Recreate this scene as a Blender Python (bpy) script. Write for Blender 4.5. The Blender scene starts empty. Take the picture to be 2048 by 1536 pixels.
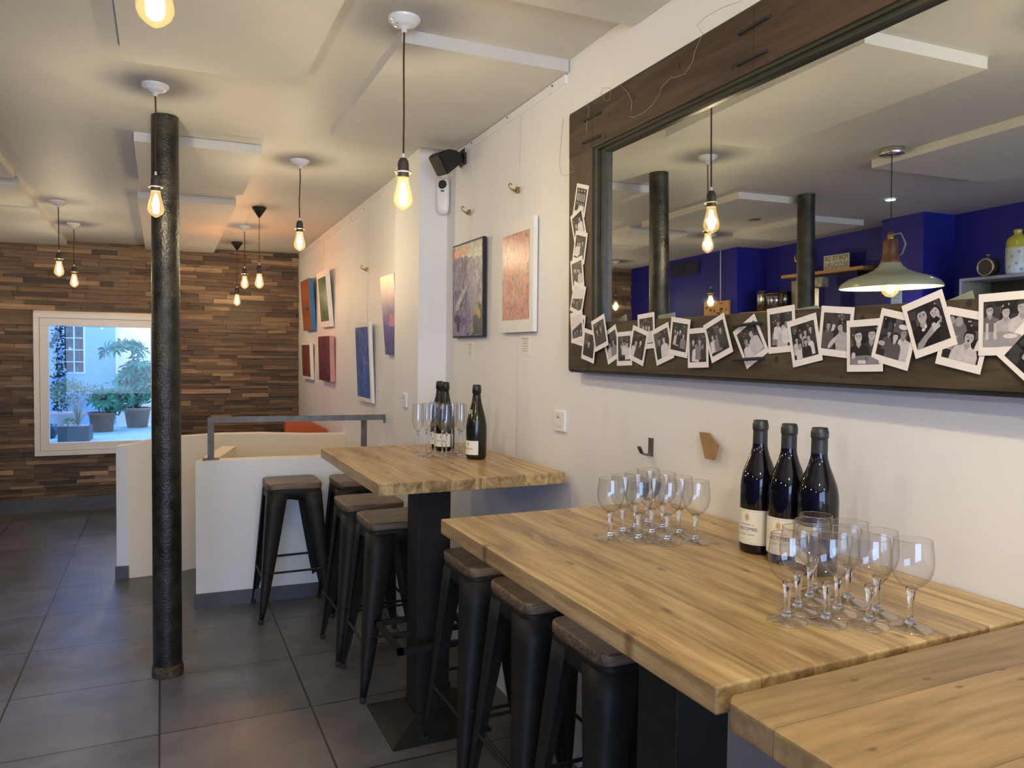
import bpy, bmesh, math, random
from mathutils import Vector, Matrix, Euler
random.seed(7)
S = bpy.context.scene
COL = S.collection
PI = math.pi

# ------------------------------------------------------------------ camera
cam_d = bpy.data.cameras.new('camera'); cam = bpy.data.objects.new('camera', cam_d); COL.objects.link(cam)
YAW, PITCH, ROLL = math.radians(24.95), math.radians(-2.30), math.radians(0.745)
fwd0 = Vector((math.sin(YAW), math.cos(YAW), 0)); rt0 = Vector((math.cos(YAW), -math.sin(YAW), 0)); up0 = Vector((0, 0, 1))
fwd = fwd0*math.cos(PITCH) + up0*math.sin(PITCH); up1 = -fwd0*math.sin(PITCH) + up0*math.cos(PITCH)
rt = rt0*math.cos(ROLL) + up1*math.sin(ROLL); up = -rt0*math.sin(ROLL) + up1*math.cos(ROLL)
m = Matrix((rt, up, -fwd)).transposed().to_4x4(); m.translation = Vector((0, 0, 1.53))
cam.matrix_world = m
cam_d.sensor_width = 36.0; cam_d.lens = 1505.0/2048*36; cam_d.clip_start = 0.05
S.camera = cam

# ------------------------------------------------------------------ world, exposure, daylight
S.view_settings.view_transform = 'Standard'; S.view_settings.look = 'None'
S.view_settings.exposure = 0.42; S.view_settings.gamma = 1.0; S.view_settings.use_curve_mapping = False
W = bpy.data.worlds.new('dusk_sky'); S.world = W; W.use_nodes = True
bg = W.node_tree.nodes['Background']; bg.inputs[0].default_value = (0.20, 0.44, 1.0, 1); bg.inputs[1].default_value = 3.0

WARM = (1.0, 0.885, 0.665)
BULB_W = 7.6

def area(name, loc, rot, sx, sy, power, color):
    d = bpy.data.lights.new(name, 'AREA'); d.shape = 'RECTANGLE'; d.size = sx; d.size_y = sy; d.energy = power; d.color = color
    o = bpy.data.objects.new(name, d); o.location = loc; o.rotation_euler = rot; COL.objects.link(o); return o
# dusk daylight entering through the shop window behind the viewer (window_2)
area('window_daylight', (-0.9, -3.15, 1.45), (math.radians(90), 0, 0), 2.9, 1.9, 75, (0.54, 0.70, 1.0))

# ------------------------------------------------------------------ helpers
def nt(name):
    mt = bpy.data.materials.new(name); mt.use_nodes = True
    t = mt.node_tree; return mt, t, t.nodes['Principled BSDF']
def N(t, kind, **kw):
    n = t.nodes.new(kind)
    for k, v in kw.items():
        if k.startswith('i_'):
            key = k[2:]; key = int(key) if key.isdigit() else key
            n.inputs[key].default_value = v
        else: setattr(n, k, v)
    return n
def ramp(t, stops, interp='LINEAR'):
    n = t.nodes.new('ShaderNodeValToRGB'); cr = n.color_ramp; cr.interpolation = interp
    while len(cr.elements) > 1: cr.elements.remove(cr.elements[0])
    cr.elements[0].position = stops[0][0]; cr.elements[0].color = (*stops[0][1], 1)
    for p, c in stops[1:]:
        e = cr.elements.new(p); e.color = (*c, 1)
    return n
def coords(t, scale=(1, 1, 1), loc=(0, 0, 0), rot=(0, 0, 0)):
    tc = N(t, 'ShaderNodeTexCoord'); mp = N(t, 'ShaderNodeMapping')
    mp.inputs['Scale'].default_value = scale; mp.inputs['Location'].default_value = loc; mp.inputs['Rotation'].default_value = rot
    t.links.new(tc.outputs['Object'], mp.inputs[0]); return mp.outputs[0]
def plain(name, col, rough=0.5, metal=0.0, var=0.06, nscale=8.0, bump=0.0, bscale=60.0, coat=0.0, spec=0.5, emit=None, es=0.0):
    mt, t, b = nt(name); L = t.links.new
    b.inputs['Roughness'].default_value = rough; b.inputs['Metallic'].default_value = metal
    b.inputs['Coat Weight'].default_value = coat; b.inputs['Specular IOR Level'].default_value = spec
    c = coords(t)
    n = N(t, 'ShaderNodeTexNoise', i_Scale=nscale, i_Detail=4.0); L(c, n.inputs['Vector'])
    r = ramp(t, [(0.3, tuple(x*(1-var) for x in col)), (0.7, tuple(min(1, x*(1+var)) for x in col))])
    L(n.outputs[0], r.inputs[0]); L(r.outputs[0], b.inputs['Base Color'])
    if bump:
        n2 = N(t, 'ShaderNodeTexNoise', i_Scale=bscale, i_Detail=3.0); L(c, n2.inputs['Vector'])
        bp = N(t, 'ShaderNodeBump', i_Strength=bump, i_Distance=0.01); L(n2.outputs[0], bp.inputs['Height']); L(bp.outputs[0], b.inputs['Normal'])
    if emit:
        b.inputs['Emission Color'].default_value = (*emit, 1); b.inputs['Emission Strength'].default_value = es
    return mt
def wood(name, dark, mid, light, axis='Y', plank=0.1, rough=0.42, knots=True, g=26.0, seam=0.5, pvar=0.25, tone=0.0, kn=(5.2, 3.1)):
    mt, t, b = nt(name); L = t.links.new
    b.inputs['Roughness'].default_value = rough
    tc = N(t, 'ShaderNodeTexCoord'); sp = N(t, 'ShaderNodeSeparateXYZ'); L(tc.outputs['Object'], sp.inputs[0])
    perp = {'Y': 0, 'X': 1, 'Z': 1}[axis]; along = {'Y': 1, 'X': 0, 'Z': 2}[axis]
    dv = N(t, 'ShaderNodeMath', operation='DIVIDE', i_1=plank); L(sp.outputs[perp], dv.inputs[0])
    fl = N(t, 'ShaderNodeMath', operation='FLOOR'); L(dv.outputs[0], fl.inputs[0])
    wn = N(t, 'ShaderNodeTexWhiteNoise', noise_dimensions='1D'); L(fl.outputs[0], wn.inputs['W'])
    off = N(t, 'ShaderNodeMath', operation='MULTIPLY', i_1=9.0); L(wn.outputs[0], off.inputs[0])
    ad = N(t, 'ShaderNodeMath', operation='ADD'); L(sp.outputs[along], ad.inputs[0]); L(off.outputs[0], ad.inputs[1])
    cb = N(t, 'ShaderNodeCombineXYZ'); L(ad.outputs[0], cb.inputs[1])
    others = [i for i in range(3) if i != along]
    L(sp.outputs[others[0]], cb.inputs[0]); L(sp.outputs[others[1]], cb.inputs[2])
    mp = N(t, 'ShaderNodeMapping'); mp.inputs['Scale'].default_value = (g, 2.2, g); L(cb.outputs[0], mp.inputs[0])
    n1 = N(t, 'ShaderNodeTexNoise', i_Scale=1.0, i_Detail=7.0, i_Roughness=0.62, i_Distortion=0.9); L(mp.outputs[0], n1.inputs['Vector'])
    r = ramp(t, [(0.28, dark), (0.44, mid), (0.60, light), (0.8, mid)]); L(n1.outputs[0], r.inputs[0])
    mp2 = N(t, 'ShaderNodeMapping'); mp2.inputs['Scale'].default_value = (g*5, 3.0, g*5); L(cb.outputs[0], mp2.inputs[0])
    n2 = N(t, 'ShaderNodeTexNoise', i_Scale=1.0, i_Detail=3.0); L(mp2.outputs[0], n2.inputs['Vector'])
    r2 = ramp(t, [(0.35, (0.72, 0.68, 0.62)), (0.62, (1.05, 1.05, 1.05))]); L(n2.outputs[0], r2.inputs[0])
    mx = N(t, 'ShaderNodeMix', data_type='RGBA', blend_type='MULTIPLY', i_0=0.55); L(r.outputs[0], mx.inputs[6]); L(r2.outputs[0], mx.inputs[7])
    pv = N(t, 'ShaderNodeMapRange'); pv.inputs[3].default_value = 1-pvar; pv.inputs[4].default_value = 1+pvar*0.4; L(wn.outputs[0], pv.inputs[0])
    mx2 = N(t, 'ShaderNodeMix', data_type='RGBA', blend_type='MULTIPLY', i_0=1.0); L(mx.outputs[2], mx2.inputs[6]); L(pv.outputs[0], mx2.inputs[7])
    out = mx2.outputs[2]
    if tone:        # broad worn patches and dark streaks drawn out along the grain
        mpt = N(t, 'ShaderNodeMapping'); mpt.inputs['Scale'].default_value = (g*.30, 1.1, g*.30); L(cb.outputs[0], mpt.inputs[0])
        nt_ = N(t, 'ShaderNodeTexNoise', i_Scale=1.0, i_Detail=6.0, i_Roughness=0.7, i_Distortion=1.6); L(mpt.outputs[0], nt_.inputs['Vector'])
        rt_ = ramp(t, [(0.30, (0.50, 0.44, 0.38)), (0.42, (0.80, 0.77, 0.73)), (0.52, (1.0, 1.0, 1.0)), (0.66, (1.18, 1.16, 1.10))]); L(nt_.outputs[0], rt_.inputs[0])
        mxt = N(t, 'ShaderNodeMix', data_type='RGBA', blend_type='MULTIPLY', i_0=tone); L(out, mxt.inputs[6]); L(rt_.outputs[0], mxt.inputs[7]); out = mxt.outputs[2]
    fr = N(t, 'ShaderNodeMath', operation='FRACT'); L(dv.outputs[0], fr.inputs[0])
    lt = N(t, 'ShaderNodeMath', operation='LESS_THAN', i_1=0.0018/plank); L(fr.outputs[0], lt.inputs[0])
    ml = N(t, 'ShaderNodeMath', operation='MULTIPLY', i_1=seam); L(lt.outputs[0], ml.inputs[0])
    mx3 = N(t, 'ShaderNodeMix', data_type='RGBA', blend_type='MIX'); L(ml.outputs[0], mx3.inputs[0]); L(out, mx3.inputs[6]); mx3.inputs[7].default_value = (*[x*0.45 for x in dark], 1)
    out = mx3.outputs[2]
    if knots:
        mp3 = N(t, 'ShaderNodeMapping'); mp3.inputs['Scale'].default_value = (kn[0], kn[1], kn[0]); L(cb.outputs[0], mp3.inputs[0])
        vo = N(t, 'ShaderNodeTexVoronoi', i_Scale=1.0, voronoi_dimensions='2D'); L(mp3.outputs[0], vo.inputs['Vector'])
        kr = ramp(t, [(0.0, (0.8,)*3), (0.028, (0.6,)*3), (0.055, (0.0,)*3)]); L(vo.outputs['Distance'], kr.inputs[0])
        mx4 = N(t, 'ShaderNodeMix', data_type='RGBA', blend_type='MIX'); L(kr.outputs[0], mx4.inputs[0]); L(out, mx4.inputs[6]); mx4.inputs[7].default_value = (*[x*0.5 for x in dark], 1)
        out = mx4.outputs[2]
    L(out, b.inputs['Base Color'])
    bp = N(t, 'ShaderNodeBump', i_Strength=0.25, i_Distance=0.002); L(n2.outputs[0], bp.inputs['Height']); L(bp.outputs[0], b.inputs['Normal'])
    return mt
def thin_glass(name, tint=(0.97, 0.98, 0.97), ior=1.5, emit=None, es=0.0, k=1.0):
    mt = bpy.data.materials.new(name); mt.use_nodes = True; t = mt.node_tree; L = t.links.new
    t.nodes.remove(t.nodes['Principled BSDF']); out = t.nodes['Material Output']
    tr = N(t, 'ShaderNodeBsdfTransparent'); gl = N(t, 'ShaderNodeBsdfGlossy', i_Roughness=0.0); 
    ge = N(t, 'ShaderNodeNewGeometry'); dt = N(t, 'ShaderNodeVectorMath', operation='DOT_PRODUCT'); L(ge.outputs['Incoming'], dt.inputs[0]); L(ge.outputs['Normal'], dt.inputs[1])
    ab = N(t, 'ShaderNodeMath', operation='ABSOLUTE'); L(dt.outputs['Value'], ab.inputs[0])
    om = N(t, 'ShaderNodeMath', operation='SUBTRACT', i_0=1.0); L(ab.outputs[0], om.inputs[1])
    pw = N(t, 'ShaderNodeMath', operation='POWER', i_1=5.0); L(om.outputs[0], pw.inputs[0])
    f0 = ((ior-1)/(ior+1))**2*1.8
    fr = N(t, 'ShaderNodeMath', operation='MULTIPLY_ADD', i_1=0.85*(1-f0), i_2=f0); L(pw.outputs[0], fr.inputs[0])
    ed_f = N(t, 'ShaderNodeMath', operation='POWER', i_1=3.0); L(om.outputs[0], ed_f.inputs[0])
    tc = N(t, 'ShaderNodeTexCoord'); no = N(t, 'ShaderNodeTexNoise', i_Scale=20.0); L(tc.outputs['Object'], no.inputs['Vector'])
    rp = ramp(t, [(0.3, tuple(x*0.985 for x in tint)), (0.7, tint)]); L(no.outputs[0], rp.inputs[0])
    # a thin wall absorbs a little more where it is seen edge on
    ed = N(t, 'ShaderNodeMix', data_type='RGBA', blend_type='MIX'); L(ed_f.outputs[0], ed.inputs[0]); L(rp.outputs[0], ed.inputs[6]); ed.inputs[7].default_value = (*[x*0.62*k for x in tint], 1)
    L(ed.outputs[2], tr.inputs[0])
    mx = N(t, 'ShaderNodeMixShader'); L(fr.outputs[0], mx.inputs[0]); L(tr.outputs[0], mx.inputs[1]); L(gl.outputs[0], mx.inputs[2])
    last = mx.outputs[0]
    if emit:
        em = N(t, 'ShaderNodeEmission', i_Strength=es); em.inputs[0].default_value = (*emit, 1)
        a = N(t, 'ShaderNodeAddShader'); L(last, a.inputs[0]); L(em.outputs[0], a.inputs[1]); last = a.outputs[0]
    L(last, out.inputs[0]); return mt
def solid_glass(name, tint=(0.97, 0.98, 0.97)):
    mt, t, b = nt(name); b.inputs['Transmission Weight'].default_value = 1.0; b.inputs['Roughness'].default_value = 0.0
    b.inputs['IOR'].default_value = 1.46
    c = coords(t); n = N(t, 'ShaderNodeTexNoise', i_Scale=15.0); t.links.new(c, n.inputs['Vector'])
    r = ramp(t, [(0.3, tuple(x*0.99 for x in tint)), (0.7, tint)]); t.links.new(n.outputs[0], r.inputs[0]); t.links.new(r.outputs[0], b.inputs['Base Color'])
    return mt
def emis(name, col, s):
    mt = bpy.data.materials.new(name); mt.use_nodes = True; t = mt.node_tree
    t.nodes.remove(t.nodes['Principled BSDF']); e = N(t, 'ShaderNodeEmission', i_Strength=s); e.inputs[0].default_value = (*col, 1)
    t.links.new(e.outputs[0], t.nodes['Material Output'].inputs[0]); return mt
def abstract(name, stops, scale=(6, 6, 6), distort=2.0, detail=8.0, marks=None, mscale=40.0, mthr=0.62, rough=0.35, grad=None):
    """painted canvas: noise through a many-stop ramp, with darker or lighter scraped marks"""
    mt, t, b = nt(name); L = t.links.new; b.inputs['Roughness'].default_value = rough
    c = coords(t, scale, loc=(random.random()*9, random.random()*9, 0))
    n = N(t, 'ShaderNodeTexNoise', i_Scale=1.0, i_Detail=detail, i_Roughness=0.6, i_Distortion=distort); L(c, n.inputs['Vector'])
    src = n.outputs[0]
    if grad:
        tc = N(t, 'ShaderNodeTexCoord'); sp = N(t, 'ShaderNodeSeparateXYZ'); L(tc.outputs['Object'], sp.inputs[0])
        mr = N(t, 'ShaderNodeMapRange'); mr.inputs[1].default_value = grad[0]; mr.inputs[2].default_value = grad[1]; L(sp.outputs[2], mr.inputs[0])
        mm = N(t, 'ShaderNodeMix', data_type='FLOAT', i_0=0.7); L(src, mm.inputs[2]); L(mr.outputs[0], mm.inputs[3]); src = mm.outputs[0]
    r = ramp(t, stops); L(src, r.inputs[0]); out = r.outputs[0]
    for i, mc in enumerate(marks or []):
        c2 = coords(t, (mscale*(1+.4*i), mscale*(1+.4*i), mscale*0.35), loc=(3.1*i, 1.7, 5.3*i))
        n2 = N(t, 'ShaderNodeTexNoise', i_Scale=1.0, i_Detail=5.0, i_Distortion=1.2); L(c2, n2.inputs['Vector'])
        r2 = ramp(t, [(mthr-0.03, (0, 0, 0)), (mthr+0.02, (1, 1, 1))]); L(n2.outputs[0], r2.inputs[0])
        mx = N(t, 'ShaderNodeMix', data_type='RGBA'); L(r2.outputs[0], mx.inputs[0]); L(out, mx.inputs[6]); mx.inputs[7].default_value = (*mc, 1); out = mx.outputs[2]
    L(out, b.inputs['Base Color'])
    bp = N(t, 'ShaderNodeBump', i_Strength=0.4, i_Distance=0.003); L(n.outputs[0], bp.inputs['Height']); L(bp.outputs[0], b.inputs['Normal'])
    return mt

class MB:
    """collects shapes into one mesh; coordinates are world unless the parent is given local ones"""
    def __init__(s): s.bm = bmesh.new(); s.mi = 0; s.sm = False
    def face(s, vs, mi=None):
        f = s.bm.faces.new(vs); f.material_index = s.mi if mi is None else mi; f.smooth = s.sm; return f
    def v(s, p): return s.bm.verts.new(p)
    def box(s, x0, x1, y0, y1, z0, z1, mat=None, bev=0.0):
        n0 = len(s.bm.verts)
        c = [(x0, y0, z0), (x1, y0, z0), (x1, y1, z0), (x0, y1, z0), (x0, y0, z1), (x1, y0, z1), (x1, y1, z1), (x0, y1, z1)]
        if mat is not None: c = [mat @ Vector(p) for p in c]
        vs = [s.v(p) for p in c]
        fs = [s.face([vs[i] for i in q]) for q in ((0, 3, 2, 1), (4, 5, 6, 7), (0, 1, 5, 4), (1, 2, 6, 5), (2, 3, 7, 6), (3, 0, 4, 7))]
        if bev:
            es = list({e for f in fs for e in f.edges})
            r = bmesh.ops.bevel(s.bm, geom=es, offset=bev, segments=3, profile=0.7, affect='EDGES')
            for f in r['faces']: f.smooth = True; f.material_index = s.mi
        return s
    def prism(s, pts, axis, a, b, mat=None):
        """polygon pts (2D) extruded along axis 0/1/2 from a to b"""
        def mk(p, h):
            q = {0: (h, p[0], p[1]), 1: (p[0], h, p[1]), 2: (p[0], p[1], h)}[axis]
            return mat @ Vector(q) if mat is not None else q
        A = [s.v(mk(p, a)) for p in pts]; B = [s.v(mk(p, b)) for p in pts]; n = len(pts)
        s.face(A[::-1]); s.face(B)
        for i in range(n): s.face([A[i], A[(i+1) % n], B[(i+1) % n], B[i]])
        return s
    def lathe(s, prof, c=(0, 0, 0), seg=32, mat=None, smooth=True, a0=0.0, a1=2*PI):
        full = abs(a1-a0-2*PI) < 1e-6; rings = []
        n = seg if full else seg+1
        for r, z in prof:
            if r < 1e-6:
                p = Vector((c[0], c[1], c[2]+z)); p = mat @ p if mat is not None else p; rings.append([s.v(p)])
            else:
                ring = []
                for i in range(n):
                    a = a0+(a1-a0)*i/seg; p = Vector((c[0]+r*math.cos(a), c[1]+r*math.sin(a), c[2]+z))
                    ring.append(s.v(mat @ p if mat is not None else p))
                rings.append(ring)
        old = s.sm; s.sm = smooth
        for A, B in zip(rings, rings[1:]):
            for i in range(seg):
                j = (i+1) % n
                if len(A) == 1 and len(B) == 1: continue
                if len(A) == 1: s.face([A[0], B[j], B[i]])
                elif len(B) == 1: s.face([A[i], A[j], B[0]])
                else: s.face([A[i], A[j], B[j], B[i]])
        s.sm = old; return s
    def tube(s, pts, r, seg=8, cap=True):
        P = [Vector(p) for p in pts]; rings = []
        up = Vector((0, 0, 1)); prev = None
        for i, p in enumerate(P):
            d = (P[min(i+1, len(P)-1)]-P[max(i-1, 0)]).normalized()
            if prev is None:
                a = d.cross(up) if abs(d.dot(up)) < 0.95 else d.cross(Vector((1, 0, 0)))
            else: a = prev-d*prev.dot(d)
            a.normalize(); b = d.cross(a); prev = a
            rr = r[i] if isinstance(r, (list, tuple)) else r
            rings.append([s.v(p+(a*math.cos(2*PI*k/seg)+b*math.sin(2*PI*k/seg))*rr) for k in range(seg)])
        old = s.sm; s.sm = True
        for A, B in zip(rings, rings[1:]):
            for k in range(seg): s.face([A[k], A[(k+1) % seg], B[(k+1) % seg], B[k]])
        s.sm = old
        if cap: s.face(rings[0][::-1]); s.face(rings[-1])
        return s
    def poly(s, pts, mi=None): s.face([s.v(p) for p in pts], mi); return s
    def build(s, name, mats, parent=None, local=False):
        bmesh.ops.recalc_face_normals(s.bm, faces=s.bm.faces)
        me = bpy.data.meshes.new(name)
        if parent is not None and not local:
            bmesh.ops.translate(s.bm, verts=s.bm.verts, vec=-root_loc(parent))
        s.bm.to_mesh(me); s.bm.free()
        for mm in (mats if isinstance(mats, (list, tuple)) else [mats]): me.materials.append(mm)
        o = bpy.data.objects.new(name, me); COL.objects.link(o)
        if parent is not None: o.parent = parent
        return o
def root_loc(o):
    v = Vector((0, 0, 0))
    while o is not None: v += o.location; o = o.parent
    return v
def thing(name, label, cat, loc=(0, 0, 0), rot=(0, 0, 0), group=None):
    o = bpy.data.objects.new(name, None); o.empty_display_size = 0.05; COL.objects.link(o)
    o.location = loc; o.rotation_euler = rot; o['label'] = label; o['category'] = cat
    if group: o['group'] = group
    return o
def tag(o, label, cat, group=None):
    o['label'] = label; o['category'] = cat
    if group: o['group'] = group
    return o
def struct(o): o['kind'] = 'structure'; return o
def dup(o, parent=None, keep=False):
    c = o.copy(); COL.objects.link(c)
    if parent is not None: c.parent = parent
    for ch in list(o.children): dup(ch, c)
    return c
def clone(proto, loc, label, group=None, rotz=None):
    c = dup(proto); c.location = loc
    if rotz is not None: c.rotation_euler.z = rotz
    c['label'] = label
    if group: c['group'] = group
    return c
def text_mesh(txt, size, font=None, space=1.0):
    cu = bpy.data.curves.new('lettering', 'FONT'); cu.body = txt; cu.size = size; cu.align_x = 'CENTER'; cu.align_y = 'CENTER'; cu.resolution_u = 3; cu.space_character = space
    o = bpy.data.objects.new('lettering', cu); COL.objects.link(o)
    dg = bpy.context.evaluated_depsgraph_get(); me = bpy.data.meshes.new_from_object(o.evaluated_get(dg))
    vs = [v.co.copy() for v in me.vertices]; fs = [list(p.vertices) for p in me.polygons]
    bpy.data.objects.remove(o); bpy.data.curves.remove(cu); bpy.data.meshes.remove(me)
    return vs, fs
def add_text(mb, txt, size, fn, mi, space=1.0):
    vs, fs = text_mesh(txt, size, space=space); vv = [mb.v(fn(p.x, p.y)) for p in vs]
    for f in fs:
        try: mb.face([vv[i] for i in f], mi)
        except ValueError: pass

# ------------------------------------------------------------------ materials
def wall_mat(name, col, var=0.05, smudge=None):
    mt, t, b = nt(name); L = t.links.new; b.inputs['Roughness'].default_value = 0.55
    c = coords(t); n = N(t, 'ShaderNodeTexNoise', i_Scale=1.7, i_Detail=5.0); L(c, n.inputs['Vector'])
    r = ramp(t, [(0.3, tuple(x*(1-var) for x in col)), (0.7, col)]); L(n.outputs[0], r.inputs[0]); out = r.outputs[0]
    if smudge:
        c2 = coords(t, (2.5, 2.5, 0.9)); n2 = N(t, 'ShaderNodeTexNoise', i_Scale=2.0, i_Detail=4.0); L(c2, n2.inputs['Vector'])
        r2 = ramp(t, [(0.62, (0, 0, 0)), (0.85, (0.5, 0.5, 0.5))]); L(n2.outputs[0], r2.inputs[0])
        mx = N(t, 'ShaderNodeMix', data_type='RGBA'); L(r2.outputs[0], mx.inputs[0]); L(out, mx.inputs[6]); mx.inputs[7].default_value = (*smudge, 1); out = mx.outputs[2]
    L(out, b.inputs['Base Color'])
    n3 = N(t, 'ShaderNodeTexNoise', i_Scale=90.0, i_Detail=3.0); L(c, n3.inputs['Vector'])
    bp = N(t, 'ShaderNodeBump', i_Strength=0.12, i_Distance=0.004); L(n3.outputs[0], bp.inputs['Height']); L(bp.outputs[0], b.inputs['Normal'])
    return mt
M = {}
M['white_wall'] = wall_mat('white_wall', (0.80, 0.785, 0.765), 0.04, (0.55, 0.53, 0.50))
M['ceiling'] = wall_mat('ceiling_paint', (0.56, 0.545, 0.515), 0.03)
M['panel'] = plain('acoustic_panel', (0.60, 0.585, 0.55), 0.8, var=0.02, bump=0.15, bscale=150)
M['blue_wall'] = wall_mat('blue_wall', (0.010, 0.013, 0.27), 0.2)
M['cream'] = wall_mat('warm_lit_plaster', (0.86, 0.75, 0.57), 0.04)  # warm stairwell light put into the colour of the parapets' inner faces
M['grey_tile'] = plain('grey_skirting', (0.085, 0.088, 0.095), 0.5, var=0.15)
M['pvc'] = plain('white_pvc', (0.78, 0.74, 0.68), 0.35, var=0.03)
M['white_plastic'] = plain('white_plastic', (0.82, 0.81, 0.79), 0.3, var=0.02)
M['porcelain'] = plain('porcelain', (0.80, 0.80, 0.80), 0.15, var=0.02, coat=0.5)
M['black_plastic'] = plain('black_plastic', (0.009, 0.010, 0.009), 0.6, var=0.2)
M['black_metal'] = plain('black_metal', (0.0145, 0.0135, 0.0105), 0.55, spec=0.3, metal=0.0, var=0.25, nscale=25, bump=0.1, bscale=200)
M['steel_rail'] = plain('raw_steel', (0.14, 0.13, 0.12), 0.5, metal=0.6, var=0.25, nscale=14)
M['chrome'] = plain('polished_steel', (0.62, 0.60, 0.55), 0.18, metal=1.0, var=0.12)
M['brass'] = plain('old_brass', (0.35, 0.22, 0.08), 0.35, metal=1.0, var=0.2)
M['gold'] = plain('gold', (0.85, 0.58, 0.20), 0.18, metal=1.0, var=0.15, bump=0.3, bscale=60)
M['black_rubber'] = plain('black_rubber', (0.02, 0.02, 0.02), 0.8)
M['oak'] = wood('table_top_oak', (0.17, 0.098, 0.036), (0.42, 0.275, 0.118), (0.60, 0.43, 0.21), 'Y', 0.098, 0.34, True, tone=0.72, kn=(6.5, 3.0))
M['pine'] = wood('table_top_pine', (0.15, 0.09, 0.036), (0.28, 0.185, 0.085), (0.35, 0.242, 0.118), 'X', 0.16, 0.42, True, g=14, pvar=0.12, tone=0.6, kn=(11.0, 5.5))
M['seat_edge'] = wood('stool_seat_worn_edge', (0.05, 0.033, 0.02), (0.15, 0.10, 0.058), (0.30, 0.21, 0.125), 'X', 3.0, 0.5, False, g=50)
M['seat_wood'] = wood('stool_seat_wood', (0.035, 0.024, 0.016), (0.105, 0.074, 0.050), (0.18, 0.132, 0.092), 'X', 0.077, 0.40, False, g=30, seam=0.9)
M['frame_wood'] = wood('mirror_frame_wood', (0.034, 0.018, 0.011), (0.066, 0.036, 0.021), (0.095, 0.054, 0.031), 'Y', 3.0, 0.62, True, g=22)
M['frame_wood_v'] = wood('mirror_frame_wood_upright', (0.040, 0.025, 0.016), (0.075, 0.046, 0.028), (0.085, 0.054, 0.033), 'Z', 3.0, 0.62, False, g=22)
M['frame_green'] = wood('mirror_moulding_wood', (0.022, 0.022, 0.016), (0.040, 0.040, 0.028), (0.060, 0.058, 0.042), 'Y', 3.0, 0.4, False, g=22)
M['frame_low'] = wood('mirror_frame_wood_lower', (0.022, 0.015, 0.008), (0.055, 0.039, 0.020), (0.092, 0.066, 0.036), 'Y', 3.0, 0.68, True, g=22)
M['shelf_wood'] = wood('shelf_wood', (0.22, 0.11, 0.04), (0.42, 0.23, 0.09), (0.52, 0.31, 0.13), 'Y', 0.3, 0.5, False)
M['card_wood'] = plain('plywood_offcut', (0.34, 0.20, 0.085), 0.6, var=0.12, nscale=30)
M['cord'] = plain('brown_textile_cord', (0.075, 0.028, 0.014), 0.8, var=0.3, nscale=200)
M['dark_cord'] = plain('black_cord', (0.02, 0.018, 0.016), 0.7)
M['socket'] = plain('lamp_socket', (0.045, 0.036, 0.030), 0.45, var=0.1)
M['ring'] = plain('socket_ring', (0.40, 0.36, 0.30), 0.3, metal=0.8)
M['bulb_glass'] = thin_glass('bulb_glass', (1.0, 0.93, 0.76), 1.4, emit=(1.0, 0.66, 0.25), es=0.32)
M['bulb_glass_amber'] = thin_glass('bulb_glass_amber', (1.0, 0.80, 0.55), 1.4, emit=(1.0, 0.42, 0.14), es=0.55)
M['filament'] = emis('lit_filament', (1.0, 0.80, 0.48), 55.0)
M['filament_amber'] = emis('lit_filament_amber', (1.0, 0.56, 0.28), 50.0)
M['glass'] = thin_glass('clear_glass', (0.99, 0.99, 0.985), 1.62)
M['glass_foot'] = thin_glass('clear_glass_foot', (0.99, 0.99, 0.98), 2.4, k=1.5)
M['glass_solid'] = solid_glass('clear_glass_solid')
M['pane'] = thin_glass('window_pane', (0.97, 0.98, 0.98), 1.22)
M['pole'] = plain('cast_iron_pole', (0.030, 0.028, 0.022), 0.33, metal=0.35, var=0.7, nscale=14, bump=0.35, bscale=110)
M['rust'] = plain('corroded_iron', (0.05, 0.035, 0.012), 0.7, var=0.8, nscale=40, bump=0.5, bscale=90)
M['label'] = plain('label_paper', (0.80, 0.76, 0.66), 0.6, var=0.02)
M['ink'] = plain('label_ink', (0.03, 0.028, 0.03), 0.6)
M['gold_ink'] = plain('label_gold_print', (0.55, 0.42, 0.18), 0.45, var=0.2, nscale=150)
M['faint_ink'] = plain('label_faint_print', (0.38, 0.35, 0.30), 0.6)
M['wine_glass_dark'] = plain('dark_bottle_glass', (0.004, 0.003, 0.005), 0.05, var=0.1, spec=0.5)
M['champ_glass'] = plain('green_black_bottle_glass', (0.010, 0.011, 0.005), 0.14, var=0.1, spec=0.5)
M['capsule'] = plain('matt_capsule', (0.022, 0.022, 0.021), 0.42, var=0.1)
M['foil'] = plain('black_foil', (0.014, 0.014, 0.014), 0.25, var=0.2, bump=0.5, bscale=70, metal=0.2)
M['photo_white'] = plain('photo_border', (0.76, 0.71, 0.67), 0.45, var=0.01)
M['photo_back'] = plain('photo_back', (0.62, 0.68, 0.58), 0.6, var=0.02)
for k in range(10):
    gv = (k/9.0)**1.9*0.62+0.008; M['grey%d' % k] = plain('photo_grey_%d' % k, (gv*1.0, gv*0.93, gv*0.97), 0.32, var=0.12, nscale=90)
GREYS = [M['grey%d' % k] for k in range(10)]
M['orange'] = plain('orange_vinyl', (0.52, 0.10, 0.018), 0.45, var=0.05)
M['terracotta'] = plain('terracotta', (0.36, 0.20, 0.15), 0.8, var=0.12)
M['grey_pot'] = plain('grey_planter', (0.07, 0.08, 0.10), 0.7, var=0.15)
M['leaf'] = plain('fatsia_leaf', (0.035, 0.17, 0.09), 0.45, var=0.85, nscale=6)
M['leaf_dark'] = plain('ivy_leaf', (0.012, 0.045, 0.03), 0.7, var=0.5, nscale=9)
M['leaf_dry'] = plain('shrub_leaf', (0.16, 0.20, 0.09), 0.6, var=0.5, nscale=9)
M['twig'] = plain('pale_twig', (0.42, 0.38, 0.34), 0.7)
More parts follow.
